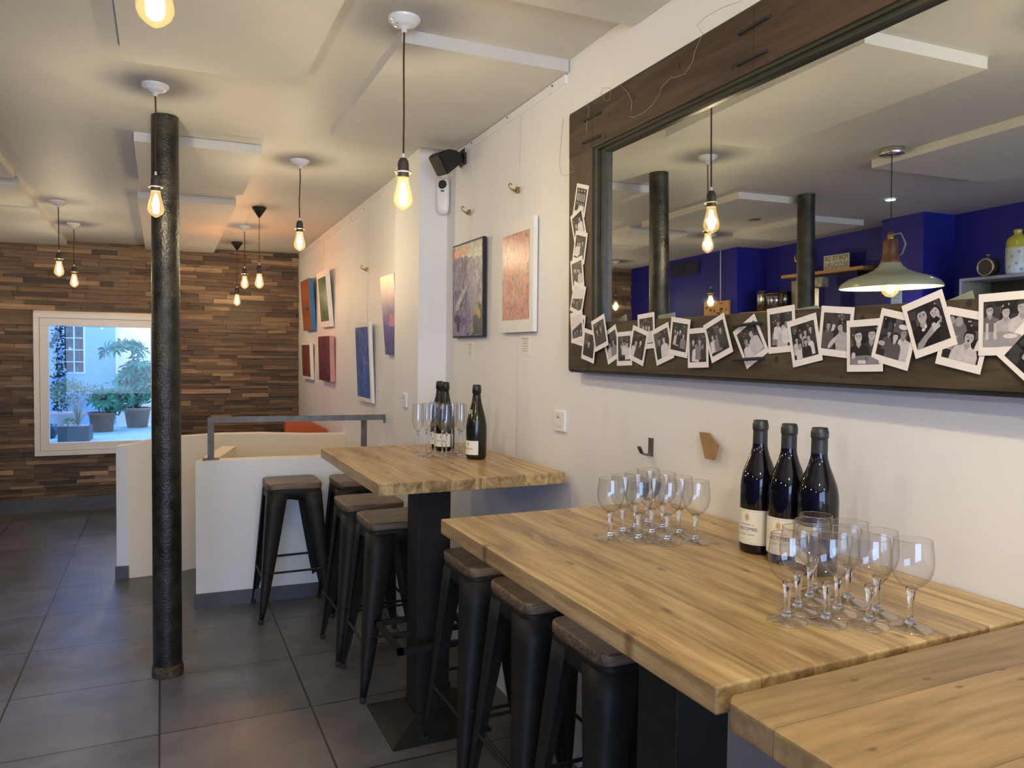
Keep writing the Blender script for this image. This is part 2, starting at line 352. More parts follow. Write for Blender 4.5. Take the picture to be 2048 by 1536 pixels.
M['soil'] = plain('soil', (0.10, 0.09, 0.08), 0.9, var=0.4, nscale=40)
M['court_floor'] = plain('courtyard_paving', (0.42, 0.58, 0.52), 0.6, var=0.12, nscale=3)
M['court_wall'] = plain('courtyard_wall', (0.34, 0.50, 0.78), 0.8, var=0.04)
M['court_cream'] = plain('courtyard_cream_wall', (0.85, 0.78, 0.62), 0.8, var=0.04, emit=(1.0, 0.85, 0.6), es=0.0)
M['ash'] = plain('weathered_box_wood', (0.28, 0.27, 0.24), 0.7, var=0.2, nscale=12)
M['dark_box'] = plain('dark_cabinet', (0.05, 0.055, 0.05), 0.6, var=0.2)

# ------------------------------------------------------------------ room shell
WX, PX, FX, BY = 1.39, 1.24, 1.30, 8.12          # right wall, pilaster, far right wall, clad end wall
def zc(x, y): return 2.652+0.012*x-0.015*y
XL, YB = -2.95, -3.2
def floor_mat():
    mt, t, b = nt('floor_tiles'); L = t.links.new
    tc = N(t, 'ShaderNodeTexCoord'); sp = N(t, 'ShaderNodeSeparateXYZ'); L(tc.outputs['Object'], sp.inputs[0])
    ds = []; ids = []
    for ax, off, w in ((0, -0.017, 0.5925), (1, 3.243-0.5725*8, 0.5725)):
        a = N(t, 'ShaderNodeMath', operation='SUBTRACT', i_1=off); L(sp.outputs[ax], a.inputs[0])
        d = N(t, 'ShaderNodeMath', operation='DIVIDE', i_1=w); L(a.outputs[0], d.inputs[0])
        f = N(t, 'ShaderNodeMath', operation='FRACT'); L(d.outputs[0], f.inputs[0])
        g = N(t, 'ShaderNodeMath', operation='SUBTRACT', i_1=0.5); L(f.outputs[0], g.inputs[0])
        h = N(t, 'ShaderNodeMath', operation='ABSOLUTE'); L(g.outputs[0], h.inputs[0])
        k = N(t, 'ShaderNodeMath', operation='GREATER_THAN', i_1=0.5-0.0070); L(h.outputs[0], k.inputs[0]); ds.append(k)
        fl = N(t, 'ShaderNodeMath', operation='FLOOR'); L(d.outputs[0], fl.inputs[0]); ids.append(fl)
    mx = N(t, 'ShaderNodeMath', operation='MAXIMUM'); L(ds[0].outputs[0], mx.inputs[0]); L(ds[1].outputs[0], mx.inputs[1])
    cb = N(t, 'ShaderNodeCombineXYZ'); L(ids[0].outputs[0], cb.inputs[0]); L(ids[1].outputs[0], cb.inputs[1])
    wn = N(t, 'ShaderNodeTexWhiteNoise', noise_dimensions='3D'); L(cb.outputs[0], wn.inputs['Vector'])
    n = N(t, 'ShaderNodeTexNoise', i_Scale=3.2, i_Detail=7.0, i_Roughness=0.6, i_Distortion=0.6); L(tc.outputs['Object'], n.inputs['Vector'])
    r = ramp(t, [(0.3, (0.070, 0.068, 0.065)), (0.55, (0.112, 0.108, 0.102)), (0.75, (0.155, 0.148, 0.138))]); L(n.outputs[0], r.inputs[0])
    mr = N(t, 'ShaderNodeMapRange'); mr.inputs[3].default_value = 0.86; mr.inputs[4].default_value = 1.10; L(wn.outputs[0], mr.inputs[0])
    m1 = N(t, 'ShaderNodeMix', data_type='RGBA', blend_type='MULTIPLY', i_0=1.0); L(r.outputs[0], m1.inputs[6]); L(mr.outputs[0], m1.inputs[7])
    m2 = N(t, 'ShaderNodeMix', data_type='RGBA'); L(mx.outputs[0], m2.inputs[0]); L(m1.outputs[2], m2.inputs[6]); m2.inputs[7].default_value = (0.022, 0.017, 0.013, 1)
    L(m2.outputs[2], b.inputs['Base Color'])
    n2 = N(t, 'ShaderNodeTexNoise', i_Scale=4.0, i_Detail=2.0); L(tc.outputs['Object'], n2.inputs['Vector'])
    rr = ramp(t, [(0.3, (0.31,)*3), (0.7, (0.38,)*3)]); L(n2.outputs[0], rr.inputs[0]); L(rr.outputs[0], b.inputs['Roughness'])
    bp = N(t, 'ShaderNodeBump', i_Strength=0.5, i_Distance=0.002, invert=True); bp.inputs['Strength'].default_value = 0.2; L(mx.outputs[0], bp.inputs['Height']); L(bp.outputs[0], b.inputs['Normal'])
    return mt
struct(MB().box(XL-.1, WX+.1, YB-.1, BY+.2, -0.1, 0).build('floor', floor_mat()))
mb = MB(); x0, x1, y0, y1 = XL-.1, WX+.12, YB-.1, BY+.25
lo = [mb.v((x, y, zc(x, y))) for x, y in ((x0, y0), (x1, y0), (x1, y1), (x0, y1))]; hi = [mb.v((x, y, 2.85)) for x, y in ((x0, y0), (x1, y0), (x1, y1), (x0, y1))]
mb.face(lo); mb.face(hi[::-1])
for i in range(4): mb.face([lo[i], lo[(i+1) % 4], hi[(i+1) % 4], hi[i]])
struct(mb.build('ceiling', M['ceiling']))
# right wall with its pilaster
mb = MB(); mb.prism([(WX, YB), (WX, 3.84), (PX, 3.86), (PX, 4.31), (FX, 4.31), (FX, BY+.1), (WX+.12, BY+.1), (WX+.12, YB)], 2, 0, 2.75)
struct(mb.build('wall_right', M['white_wall']))
# left wall: blue, recessed behind the bar
mb = MB(); mb.prism([(XL, YB), (XL, 4.12), (-2.60, 4.12), (-2.60, 4.50), (-2.84, 4.50), (-2.84, 6.12), (-2.46, 6.12), (-2.46, BY+.1), (XL-.12, BY+.1), (XL-.12, YB)], 2, 0, 2.75)
struct(mb.build('wall_left', M['blue_wall']))
# back wall with the shop window opening
mb = MB()
for a in ((XL, -2.35, 0, 2.75), (0.55, WX, 0, 2.75), (-2.35, 0.55, 0, 0.5), (-2.35, 0.55, 2.4, 2.75)): mb.box(a[0], a[1], YB-.12, YB, a[2], a[3])
struct(mb.build('wall_back', M['white_wall']))
mb = MB()
for a in ((-2.35, -2.28, .5, 2.4), (.48, .55, .5, 2.4), (-2.28, .48, .5, .57), (-2.28, .48, 2.33, 2.4), (-0.93, -0.87, .57, 2.33)): mb.box(a[0], a[1], YB-.09, YB-.03, a[2], a[3])
w2 = struct(mb.build('window_2', M['black_plastic']))
MB().box(-2.28, .48, YB-.07, YB-.065, .57, 2.33).build('pane', M['pane'], w2)
# end wall core with the window hole
HX0, HX1, HZ0, HZ1 = -1.03, -0.02, 0.56, 1.82
mb = MB()
for a in ((XL, HX0, 0, 2.7), (HX1, FX+.1, 0, 2.7), (HX0, HX1, 0, HZ0), (HX0, HX1, HZ1, 2.7)): mb.box(a[0], a[1], BY+.02, BY+.2, a[2], a[3])
struct(mb.build('wall_far', M['cream']))
# reclaimed wood cladding, one strip mesh with a colour per piece
def clad_mat():
    mt, t, b = nt('reclaimed_wood_cladding'); L = t.links.new; b.inputs['Roughness'].default_value = 0.6
    at = N(t, 'ShaderNodeAttribute', attribute_name='piece')
    c = coords(t, (3.0, 30, 55)); n = N(t, 'ShaderNodeTexNoise', i_Scale=1.0, i_Detail=6.0, i_Distortion=0.8); L(c, n.inputs['Vector'])
    r = ramp(t, [(0.3, (0.48, 0.44, 0.40)), (0.7, (1.18, 1.18, 1.16))]); L(n.outputs[0], r.inputs[0])
    mx = N(t, 'ShaderNodeMix', data_type='RGBA', blend_type='MULTIPLY', i_0=1.0); L(at.outputs['Color'], mx.inputs[6]); L(r.outputs[0], mx.inputs[7]); L(mx.outputs[2], b.inputs['Base Color'])
    bp = N(t, 'ShaderNodeBump', i_Strength=0.5, i_Distance=0.006); L(n.outputs[0], bp.inputs['Height']); L(bp.outputs[0], b.inputs['Normal'])
    return mt
mb = MB(); cl = mb.bm.loops.layers.float_color.new('piece')
z = 0.13; rnd = random.Random(3)
pal = [(0.155, 0.092, 0.046), (0.19, 0.115, 0.058), (0.24, 0.15, 0.078), (0.12, 0.075, 0.042), (0.20, 0.128, 0.072), (0.33, 0.22, 0.122), (0.095, 0.064, 0.041), (0.16, 0.108, 0.066), (0.18, 0.112, 0.060)]
while z < 2.56:
    h = rnd.choice([0.028, 0.033, 0.04, 0.046]); x = XL - rnd.random()*0.2
    while x < FX:
        w = rnd.uniform(0.10, 0.46); d = rnd.choice([0.006, 0.012, 0.018, 0.024, 0.03])
        a, b_ = max(x, XL+.02), min(x+w, FX-0.004); x += w
        z1 = min(z+h-0.0012, 2.56)
        segs = [(a, b_)]
        if z1 > 0.535 and z < 1.85:
            segs = [(a, min(b_, -1.07)), (max(a, 0.02), b_)]
        for s0, s1 in segs:
            if s1-s0 < 0.012: continue
            n0 = len(mb.bm.faces); mb.bm.faces.ensure_lookup_table()
            jl, jr = rnd.uniform(-.002, .002), rnd.uniform(-.002, .002)
            y_ = BY+.021-d-0.012
            c = [(s0+.001, y_, z), (s1-.001, y_+jl, z), (s1-.001, BY+.021, z), (s0+.001, BY+.021, z), (s0+.001, y_+jr, z1), (s1-.001, y_, z1), (s1-.001, BY+.021, z1), (s0+.001, BY+.021, z1)]
            vs = [mb.v(p) for p in c]
            k = rnd.choice(pal); kk = rnd.uniform(0.62, 1.30); k = tuple(q*kk for q in k)
            for q in ((0, 3, 2, 1), (4, 5, 6, 7), (0, 1, 5, 4), (1, 2, 6, 5), (3, 0, 4, 7)):
                f = mb.face([vs[i] for i in q])
                for lp in f.loops: lp[cl] = (*k, 1)
    z += h
struct(mb.build('trim_1', clad_mat()))
struct(MB().box(XL+.01, FX-.002, BY-.012, BY+.02, 0, 0.13).build('baseboard_far', M['grey_tile']))
# window_1
mb = MB()
def frame(mb, X0, X1, Z0, Z1, w, ya, yb):
    mb.box(X0, X1, ya, yb, Z1-w, Z1, bev=.003); mb.box(X0, X1, ya, yb, Z0, Z0+w, bev=.003); mb.box(X0, X0+w, ya, yb, Z0+w, Z1-w, bev=.003); mb.box(X1-w, X1, ya, yb, Z0+w, Z1-w, bev=.003)
frame(mb, -1.066, 0.015, 0.53, 1.85, 0.045, BY-.045, BY+.03)
w1 = struct(mb.build('window_1', M['pvc']))
mb = MB(); frame(mb, -1.019, -0.03, 0.577, 1.805, 0.07, BY-.03, BY+.03); mb.build('window_sash', M['pvc'], w1)
MB().box(-.949, -.10, BY, BY+.006, .647, 1.735).build('pane', M['pane'], w1)
mb = MB(); mb.box(-.085, -.055, BY-.05, BY-.03, 1.12, 1.21, bev=.004); mb.box(-.13, -.06, BY-.07, BY-.052, 1.18, 1.20, bev=.006); mb.build('window_handle', M['white_plastic'], w1)
# acoustic panels glued under the ceiling
def panel(x0, x1, y0, y1, label, th=0.045):
    mb = MB(); c = ((x0, y0), (x1, y0), (x1, y1), (x0, y1))
    a = [mb.v((x, y, zc(x, y)-th)) for x, y in c]; b = [mb.v((x, y, zc(x, y)+0.001)) for x, y in c]
    mb.face(a); mb.face(b[::-1])
    for i in range(4): mb.face([a[i], a[(i+1) % 4], b[(i+1) % 4], b[i]])
    tag(mb.build('ceiling_panel', M['panel']), label, 'ceiling panel', 'white acoustic panels under the ceiling')
panel(-0.125, 0.50, 1.90, 3.075, 'big white ceiling panel nearest the top edge, left of the brown-corded pendant')
panel(-0.12, 0.48, 4.15, 5.22, 'white ceiling panel right behind the top of the black pole')
panel(-0.14, 0.47, 5.57, 8.08, 'long white ceiling panel reaching the wood clad wall behind the pole')
panel(-1.38, -0.78, 4.08, 5.27, 'white ceiling panel at the left picture edge, nearer of the left row')
panel(-1.38, -0.785, 5.47, 6.18, 'short white ceiling panel at the left edge above the two far left pendants')
panel(-1.40, -0.79, 6.29, 8.08, 'white ceiling panel over the window reaching the wood clad wall')
panel(0.74, WX-.005, 2.51, 3.68, 'white ceiling panel touching the right wall above the picture rail')
panel(0.72, WX-.005, 0.9, 2.09, 'white ceiling panel above the big mirror')
panel(-1.95, -0.95, 1.9, 3.15, 'white ceiling panel left of the enamel lamp, seen in the mirror')
panel(-2.45, -1.86, 4.55, 5.45, 'white ceiling panel above the bar shelf, seen in the mirror')
panel(-0.12, 0.50, -0.4, 0.8, 'white ceiling panel behind the viewer')

# ------------------------------------------------------------------ stair parapets and rail
mb = MB()
a, b_ = (0.175, 4.77), (FX, 4.715)
mb.prism([(a[0], a[1]), (b_[0], b_[1]), (b_[0], b_[1]+.11), (a[0]+.03, a[1]+.11)], 2, 0.0, 0.872)
p1 = mb.build('parapet_wall', M['white_wall']); tag(p1, 'low white parapet wall standing behind the bar stools, carrying the steel handrail', 'parapet')
MB().prism([(a[0]-.012, a[1]-.012), (b_[0], b_[1]-.012), (b_[0], b_[1]), (a[0], a[1]), (a[0]+.03, a[1]+.11), (a[0]+.02, a[1]+.11)], 2, 0.0, 0.085).build('skirting', M['grey_tile'], p1)
# low wall returning from its left end
MB().prism([(0.20, 4.88), (0.30, 4.88), (0.46, 5.50), (0.37, 5.52)], 2, 0.0, 0.868).build('return_wall', M['cream'], p1)  # inner side, warm light put into its colour
mb = MB()
pl = [(-0.28, 5.59), (-0.21, 5.575), (-0.10, 5.58), (0.10, 5.62), (0.35, 5.70), (0.65, 5.78), (1.0, 5.84), (FX, 5.87)]
zt = [0.884, 0.890, 0.915, 0.930, 0.932, 0.920, 0.895, 0.887]
th = [(0.0, .10), (0.0, .10), (0.01, .11), (0, .11), (0, .11), (0, .11), (0, .11), (0, .11)]
F = [(mb.v((x, y, 0)), mb.v((x, y, z))) for (x, y), z in zip(pl, zt)]; B = [(mb.v((x+.02, y+.12, 0)), mb.v((x+.02, y+.12, z))) for (x, y), z in zip(pl, zt)]
for i in range(len(pl)-1):
    mb.face([F[i][0], F[i+1][0], F[i+1][1], F[i][1]], 1 if i else 0); mb.face([B[i+1][0], B[i][0], B[i][1], B[i+1][1]]); mb.face([F[i][1], F[i+1][1], B[i+1][1], B[i][1]])  # first strip stays white, the rest takes the warm-lit colour
mb.face([F[0][1], B[0][1], B[0][0], F[0][0]]); mb.face([F[-1][0], B[-1][0], B[-1][1], F[-1][1]])
p2 = mb.build('parapet_wall', [M['white_wall'], M['cream']]); tag(p2, 'curved parapet wall, its inner face coloured with warm stairwell light, behind the black pole, below the clad wall', 'parapet')
MB().prism([(-0.29, 5.575), (-0.208, 5.565), (-0.208, 5.579), (-0.278, 5.592), (-0.258, 5.71), (-0.27, 5.71)], 2, 0, 0.085).build('skirting', M['grey_tile'], p2)
t = thing('handrail', 'dark flat steel handrail on two posts above the white parapet', 'handrail', (0.27, 4.82, 0.872))
def barbox(mb, A, B, w, h):
    A, B = Vector(A), Vector(B); d = (B-A).normalized(); s_ = Vector((-d.y, d.x, 0)).normalized()*w/2; u = Vector((0, 0, h/2))
    vs = [mb.v(P+s*s_+q*u) for P in (A, B) for s, q in ((-1, -1), (1, -1), (1, 1), (-1, 1))]
    for q in ((0, 1, 2, 3), (7, 6, 5, 4), (0, 4, 5, 1), (1, 5, 6, 2), (2, 6, 7, 3), (3, 7, 4, 0)): mb.face([vs[i] for i in q])
mb = MB(); barbox(mb, (0.245, 4.83, 1.110), (1.285, 4.66, 1.118), .012, .034); barbox(mb, (1.27, 4.66, 1.095), (1.285, 4.655, 1.095), .012, .03); mb.build('rail', M['steel_rail'], t)
for x, y in ((0.262, 4.828), (1.175, 4.775)):
    mb = MB(); mb.box(x-.018, x+.018, y-.006, y+.006, .872, 1.095); mb.build('post', M['steel_rail'], t)
    MB().box(x-.045, x+.045, y-.03, y+.03, .872, .880).build('foot_plate', M['steel_rail'], t)
# orange seat back behind
mb = MB(); mb.prism([(0.93, 0.45), (1.28, 0.45), (1.28, 0.865), (1.12, 0.945), (0.99, 0.965), (0.94, 0.93)], 1, 6.50, 6.58)
for f in mb.bm.faces: f.smooth = False
sf = mb.build('backrest', M['orange']); t = thing('orange_bench', 'orange vinyl bench back showing above the far parapet', 'bench', (1.1, 6.5, 0))
sf.parent = t; sf.location = (-1.1, -6.5, 0)
MB().box(0.93, 1.28, 6.1, 6.5, 0.3, 0.45, bev=.02).build('seat', M['orange'], t); MB().box(0.95, 1.26, 6.12, 6.56, 0, 0.3).build('base', M['black_metal'], t)

# ------------------------------------------------------------------ iron poles
def pole(x, y, label, r0=0.063, r1=0.058):
    t = thing('iron_pole', label, 'pole', (x, y, 0)); h = zc(x, y)
    MB().lathe([(r0, 0.05), (r0, 1.0), ((r0+r1)/2, 1.7), (r1, h)], (x, y, 0), 40).build('shaft', M['pole'], t)
    MB().lathe([(r0+.006, 0), (r0+.006, .03), (r0+.001, .055)], (x, y, 0), 40).build('foot_collar', M['rust'], t)
pole(0.017, 3.845, 'black cast iron pole standing on the tiles in front of the window')
pole(-1.287, 3.99, 'second black iron pole beside the bar, seen only in the mirror')

# ------------------------------------------------------------------ pendants
def bulb_light(parent, z, power, color):
    d = bpy.data.lights.new('bulb_light', 'POINT'); d.energy = power; d.color = color; d.shadow_soft_size = 0.018
    o = bpy.data.objects.new('bulb_light', d); COL.objects.link(o); o.parent = parent; o.location = (0, 0, z)
def pendant(x, y, tipz, label, amber=False, cone=False, power=None, scale=1.0, group='bare bulb pendants'):
    t = thing('cone_pendant_lamp' if cone else 'pendant_lamp', label, 'pendant lamp', (x, y, tipz), group=group)
    H = zc(x, y)-tipz; k = scale
    prof = [(0, 0), (.006, .002), (.016, .008), (.0265, .018), (.0315, .030), (.0315, .040), (.029, .052), (.024, .072), (.0195, .092), (.0175, .112)]
    b = MB().lathe([(r*k, z*k) for r, z in prof], (0, 0, 0), 28).build('bulb', M['bulb_glass_amber'] if amber else M['bulb_glass'], t, local=True)
    mb = MB()
    for i in range(7):
        a = 2*PI*i/7; a2 = a+0.35
        mb.tube([(.004*math.cos(a), .004*math.sin(a), .094*k), (.0085*math.cos(a), .0085*math.sin(a), .078*k), (.013*math.cos(a2), .013*math.sin(a2), .050*k), (.010*math.cos(a), .010*math.sin(a), .024*k), (.004*math.cos(a2), .004*math.sin(a2), .018*k)], .0011, 5)
    mb.build('filament', M['filament_amber'] if amber else M['filament'], b, local=True)
    MB().lathe([(.0185, .108), (.0190, .125), (.0190, .128), (.0185, .150), (.0170, .160), (.0110, .170), (.0045, .172), (0, .172)], (0, 0, 0), 28).build('socket', M['socket'], t, local=True)
    if not cone:
        MB().lathe([(.018, .1235), (.0275, .122), (.029, .1245), (.0275, .127), (.018, .1265)], (0, 0, 0), 28).build('socket_ring', M['ring'], t, local=True)
    MB().lathe([(.0045, .171), (.0040, .186), (0, .187)], (0, 0, 0), 12).build('cable_grip', M['white_plastic'], t, local=True)
    wob = random.uniform(-.003, .003)
    MB().tube([(0, 0, .18), (wob, 0, .18+(H-.18)*.3), (-wob, wob, .18+(H-.18)*.7), (0, 0, H-.02)], .0032 if not cone else .002, 8).build('cord', M['dark_cord'] if cone else M['cord'], t, local=True)
    if cone:
        MB().lathe([(0, H-.075), (.006, H-.075), (.048, H-.012), (.050, H-.004), (.045, H)], (0, 0, 0), 28).build('canopy', M['black_plastic'], t, local=True)
    else:
        c = MB().lathe([(0, H-.046), (.009, H-.046), (.009, H-.034), (.030, H-.028), (.042, H-.020), (.044, H-.014), (.052, H-.011), (.053, H)], (0, 0, 0), 32).build('canopy', M['porcelain'], t, local=True)
        for a in (0.6, 0.6+PI): MB().lathe([(0, -.002), (.003, -.0015), (.003, .001)], (.034*math.cos(a), .034*math.sin(a), H-.0265), 8).build('screw', M['chrome'], c, local=True)
    bulb_light(t, .052, BULB_W if power is None else power, (1.0, 0.50, 0.26) if amber else WARM)
    return t
pendant(-0.008, 1.505, 2.100, 'bare bulb pendant cut off by the top picture edge, nearest the viewer')
pendant(-0.020, 3.424, 2.066, 'bare bulb pendant on a brown cord hanging right beside the black pole')
pendant(0.726, 2.434, 2.000, 'bare bulb pendant on a brown cord over the tables, in front of the pilaster')
pendant(0.704, 4.365, 2.090, 'bare bulb pendant on a wavy dark cord where the clad wall meets the right wall')
pendant(0.626, 6.645, 2.040, 'reddish bare bulb pendant between the two black cone pendants', amber=True, power=10)
pendant(0.648, 5.802, 1.982, 'pendant with a black cone ceiling cup, nearer and higher of the two cone ones', cone=True, power=5.2)
pendant(0.645, 7.569, 1.948, 'pendant with a black cone ceiling cup, farther one near the clad wall', cone=True, power=5.2)
pendant(-0.649, 6.124, 2.026, 'bare bulb pendant above the window, left and nearer of that pair', power=5.2)
pendant(-0.644, 7.072, 2.022, 'bare bulb pendant above the window, right and farther of that pair', power=5.2)
pendant(-1.885, 7.531, 1.945, 'bare bulb pendant in front of the clad wall, seen low left in the mirror', power=5.2)
pendant(-1.73, 5.60, 1.890, 'bare bulb pendant near the wooden picture on the blue wall, seen in the mirror')
pendant(0.725, 0.42, 2.02, 'unseen bare bulb pendant above the front table, out of the picture', power=20)  # unseen pendants from here on, powered up to fill the near room
pendant(-0.01, -0.42, 2.09, 'unseen bare bulb pendant behind the viewer, over the aisle', power=20)
pendant(0.72, -1.5, 2.05, 'unseen bare bulb pendant behind the viewer, by the right wall', power=20)
pendant(-1.75, 1.1, 2.00, 'unseen bare bulb pendant left of the viewer, over the bar side', power=15)
pendant(-1.75, -0.6, 2.00, 'unseen bare bulb pendant behind the viewer, near the bar', power=20)
# industrial enamel lamp (seen in the mirror)
lx, ly = -0.852, 2.932
t = thing('enamel_pendant_lamp', 'grey-green enamel shade pendant with wooden neck above the bar, seen in the mirror', 'pendant lamp', (lx, ly, 1.80))
o3 = (lx, ly, 0)
s1 = MB().lathe([(.257, 1.852), (.259, 1.857), (.245, 1.880), (.205, 1.905), (.140, 1.925), (.090, 1.945), (.065, 1.965), (.052, 1.985), (.046, 1.990)], o3, 48).build('shade', plain('grey_green_enamel', (0.30, 0.32, 0.25), 0.25, var=0.05, coat=0.6), t)
MB().lathe([(.255, 1.851), (.242, 1.874), (.203, 1.899), (.138, 1.919), (.088, 1.939), (.062, 1.960), (.040, 1.975), (0, 1.976)], o3, 48).build('shade_lining', plain('white_enamel_lining', (0.82, 0.80, 0.68), 0.3, var=0.02), t)
MB().lathe([(.050, 1.986), (.050, 1.998), (.044, 2.004), (.040, 2.05), (.036, 2.10), (.030, 2.112), (0, 2.114)], o3, 32).build('neck', wood('lamp_neck_wood', (0.07, 0.03, 0.014), (0.13, 0.055, 0.026), (0.19, 0.085, 0.04), 'Z', 0.5, 0.4, False, g=60), t)
MB().lathe([(.018, 2.112), (.018, 2.140), (.008, 2.155), (0, 2.156)], o3, 20).build('cap', M['brass'], t)
MB().tube([(lx, ly, 2.15), (lx, ly, 2.58)], .003, 8).build('cord', M['dark_cord'], t)
MB().tube([(lx+.018, ly, 2.13), (lx-.01, ly-.055, 2.14), (lx-.01, ly-.085, 2.08), (lx-.01, ly-.065, 2.03), (lx-.01, ly-.04, 2.02)], .0035, 8).build('cord_loop', plain('grey_flex', (0.25, 0.24, 0.22), 0.6), t)
MB().lathe([(0, 2.562), (.062, 2.562), (.065, 2.566), (.065, 2.60), (0, 2.60)], o3, 36).build('canopy', M['chrome'], t)
b = MB().lathe([(0, 1.800), (.022, 1.806), (.040, 1.824), (.046, 1.846), (.040, 1.870), (.022, 1.900), (.014, 1.93), (.014, 1.97)], o3, 28).build('bulb', M['bulb_glass'], t)
MB().lathe([(0, 1.820), (.014, 1.826), (.024, 1.845), (.014, 1.872), (0, 1.880)], o3, 16).build('filament', emis('lit_globe_core', (1, 0.82, 0.50), 14), b)
bulb_light(t, .085, 10, WARM)
# LED downlights
def downlight(x, y, label, r=.035, power=7):
    z = zc(x, y); t = thing('ceiling_spotlight', label, 'spotlight', (x, y, z), group='recessed white spotlights over the bar')
    MB().lathe([(r+.012, -.001), (r+.012, -.006), (r, -.006), (r-.002, -.002)], (0, 0, 0), 28).build('trim_ring', M['chrome'], t, local=True)
    MB().lathe([(0, -.003), (r-.002, -.003), (r-.002, -.0005)], (0, 0, 0), 24).build('diode', emis('cold_led', (0.55, 0.78, 1.0), 30), t, local=True)
    d = bpy.data.lights.new('led_light', 'SPOT'); d.energy = power; d.color = (0.26, 0.38, 1.0); d.spot_size = math.radians(110); d.spot_blend = 0.6; d.shadow_soft_size = 0.03
    o = bpy.data.objects.new('led_light', d); COL.objects.link(o); o.parent = t; o.location = (0, 0, -.012)
downlight(-1.97, 3.888, 'cold white ceiling spotlight above the enamel lamp, seen in the mirror', power=95)
downlight(-2.047, 3.105, 'cold white ceiling spotlight at the right edge, seen in the mirror', power=95)
z = zc(-1.583, 4.856); mb = MB(); mb.lathe([(.055, -.001), (.055, -.004), (.03, -.004), (0, -.002)], (-1.583, 4.856, z), 24)
tag(mb.build('ceiling_vent', plain('dark_vent', (0.12, 0.11, 0.09), 0.6)), 'small dark round hole cover in the ceiling, seen in the mirror', 'ceiling vent')

# ------------------------------------------------------------------ bar stools
def rrect(w, r, n=6):
    pts = []
    for cx, cy, a0 in ((w-r, w-r, 0), (-w+r, w-r, PI/2), (-w+r, -w+r, PI), (w-r, -w+r, 1.5*PI)):
        for i in range(n+1): a = a0+PI/2*i/n; pts.append((cx+r*math.cos(a), cy+r*math.sin(a)))
    return pts
def make_stool(label):
    t = thing('bar_stool', label, 'bar stool', (0, 0, 0), group='black metal bar stools with wooden seats')
    SH = 0.772
    # seat: rounded square, worn top edge
    mb = MB(); rings = []
    for w, z in ((.150, SH-.034), (.153, SH-.030), (.153, SH-.006), (.151, SH-.002), (.147, SH)):
        rings.append([mb.v((x, y, z)) for x, y in rrect(w, .042)])
    mb.face(rings[0][::-1]); f = mb.face(rings[-1]); n = len(rings[0])
    for A, B in zip(rings, rings[1:]):
        for i in range(n): mb.face([A[i], A[(i+1) % n], B[(i+1) % n], B[i]], 1).smooth = True
    mb.build('seat', [M['seat_wood'], M['seat_edge']], t, local=True)
    # sheet metal seat pan
    mb = MB(); rings = []
    for w, z in ((.150, SH-.034), (.151, SH-.040), (.154, SH-.085), (.148, SH-.085), (.146, SH-.036)):
        rings.append([mb.v((x, y, z)) for x, y in rrect(w, .045)])
    for A, B in zip(rings, rings[1:]):
        for i in range(n): mb.face([A[i], A[(i+1) % n], B[(i+1) % n], B[i]]).smooth = True
    mb.face(rings[0])
    mb.build('seat_frame', M['black_metal'], t, local=True)
    zt_, zb = SH-.050, 0.018
    for sx, sy in ((1, 1), (-1, 1), (-1, -1), (1, -1)):
        mb = MB(); rings = []
        N_ = 9
        for i in range(N_+1):
            u = i/N_; z = zt_+(zb-zt_)*u; out = 0.153+(0.205-0.153)*u
            w = 0.088*(1-u)**0.8+0.021 if u < 1 else .021     # width of each flange of the folded leg
            w = max(w, .021); rr = min(.034*(1-u)+.010, w*.9)
            prof = [(out-w, out), (out-rr, out)]
            for k in range(1, 5): a = PI/2*(1-k/5.0); prof.append((out-rr+rr*math.cos(a), out-rr+rr*math.sin(a)))
            prof += [(out, out-rr), (out, out-w)]
            th_ = .004
            prof += [(out-th_, out-w), (out-th_, out-rr), (out-rr, out-th_), (out-w, out-th_)]
            rings.append([mb.v((sx*px, sy*py, z)) for px, py in prof])
        k = len(rings[0])
        for A, B in zip(rings, rings[1:]):
            for j in range(k): mb.face([A[j], A[(j+1) % k], B[(j+1) % k], B[j]]).smooth = (0 <= j <= 7)
        mb.face(rings[0]); mb.face(rings[-1][::-1])
        leg = mb.build('leg', M['black_metal'], t, local=True)
        MB().lathe([(0, 0), (.013, 0), (.0145, .008), (.013, .024), (0, .026)], (sx*.196, sy*.196, 0), 12).build('foot_cap', M['black_rubber'], leg, local=True)
    # foot rest bars at two heights, crimped at the ends
    for ax, s_, z in ((0, -1, .285), (0, 1, .285), (1, -1, .255), (1, 1, .255)):
        o_ = .184; e = .165; d = s_*o_
        P = [(-e, d, z), (-e*.88, d, z-.004), (-e*.8, d*1.0, z-.008), (e*.8, d, z-.008), (e*.88, d, z-.004), (e, d, z)]
        if ax: P = [(q[1], q[0], q[2]) for q in P]
        MB().tube(P, [.006, .005, .0065, .0065, .005, .006], 8).build('stretcher', M['black_metal'], t, local=True)
    mb = MB(); mb.tube([(-.13, -.13, SH-.115), (0, 0, SH-.105), (.13, .13, SH-.115)], .005, 8); mb.tube([(.13, -.13, SH-.12), (0, 0, SH-.113), (-.13, .13, SH-.12)], .005, 8)
    mb.build('cross_brace', M['black_metal'], t, local=True)
    return t
st = make_stool('stool at the picture left, standing alone before the white parapet'); st.location = (.69, 4.545, 0)
clone(st, (1.075, 4.50, 0), 'stool against the wall behind the far end of the far table')
clone(st, (.965, 3.815, 0), 'stool at the far end of the far table, its seat half under the table corner', rotz=0.0)
clone(st, (.982, 3.388, 0), 'stool tucked under the far table beside its black post')
clone(st, (1.128, 2.576, 0), 'stool between the two tables, farthest of the three beside the near table')
clone(st, (1.145, 2.158, 0), 'stool beside the near table, middle one of the three')
clone(st, (1.155, 1.740, 0), 'stool nearest the viewer, its seat half under the near table')
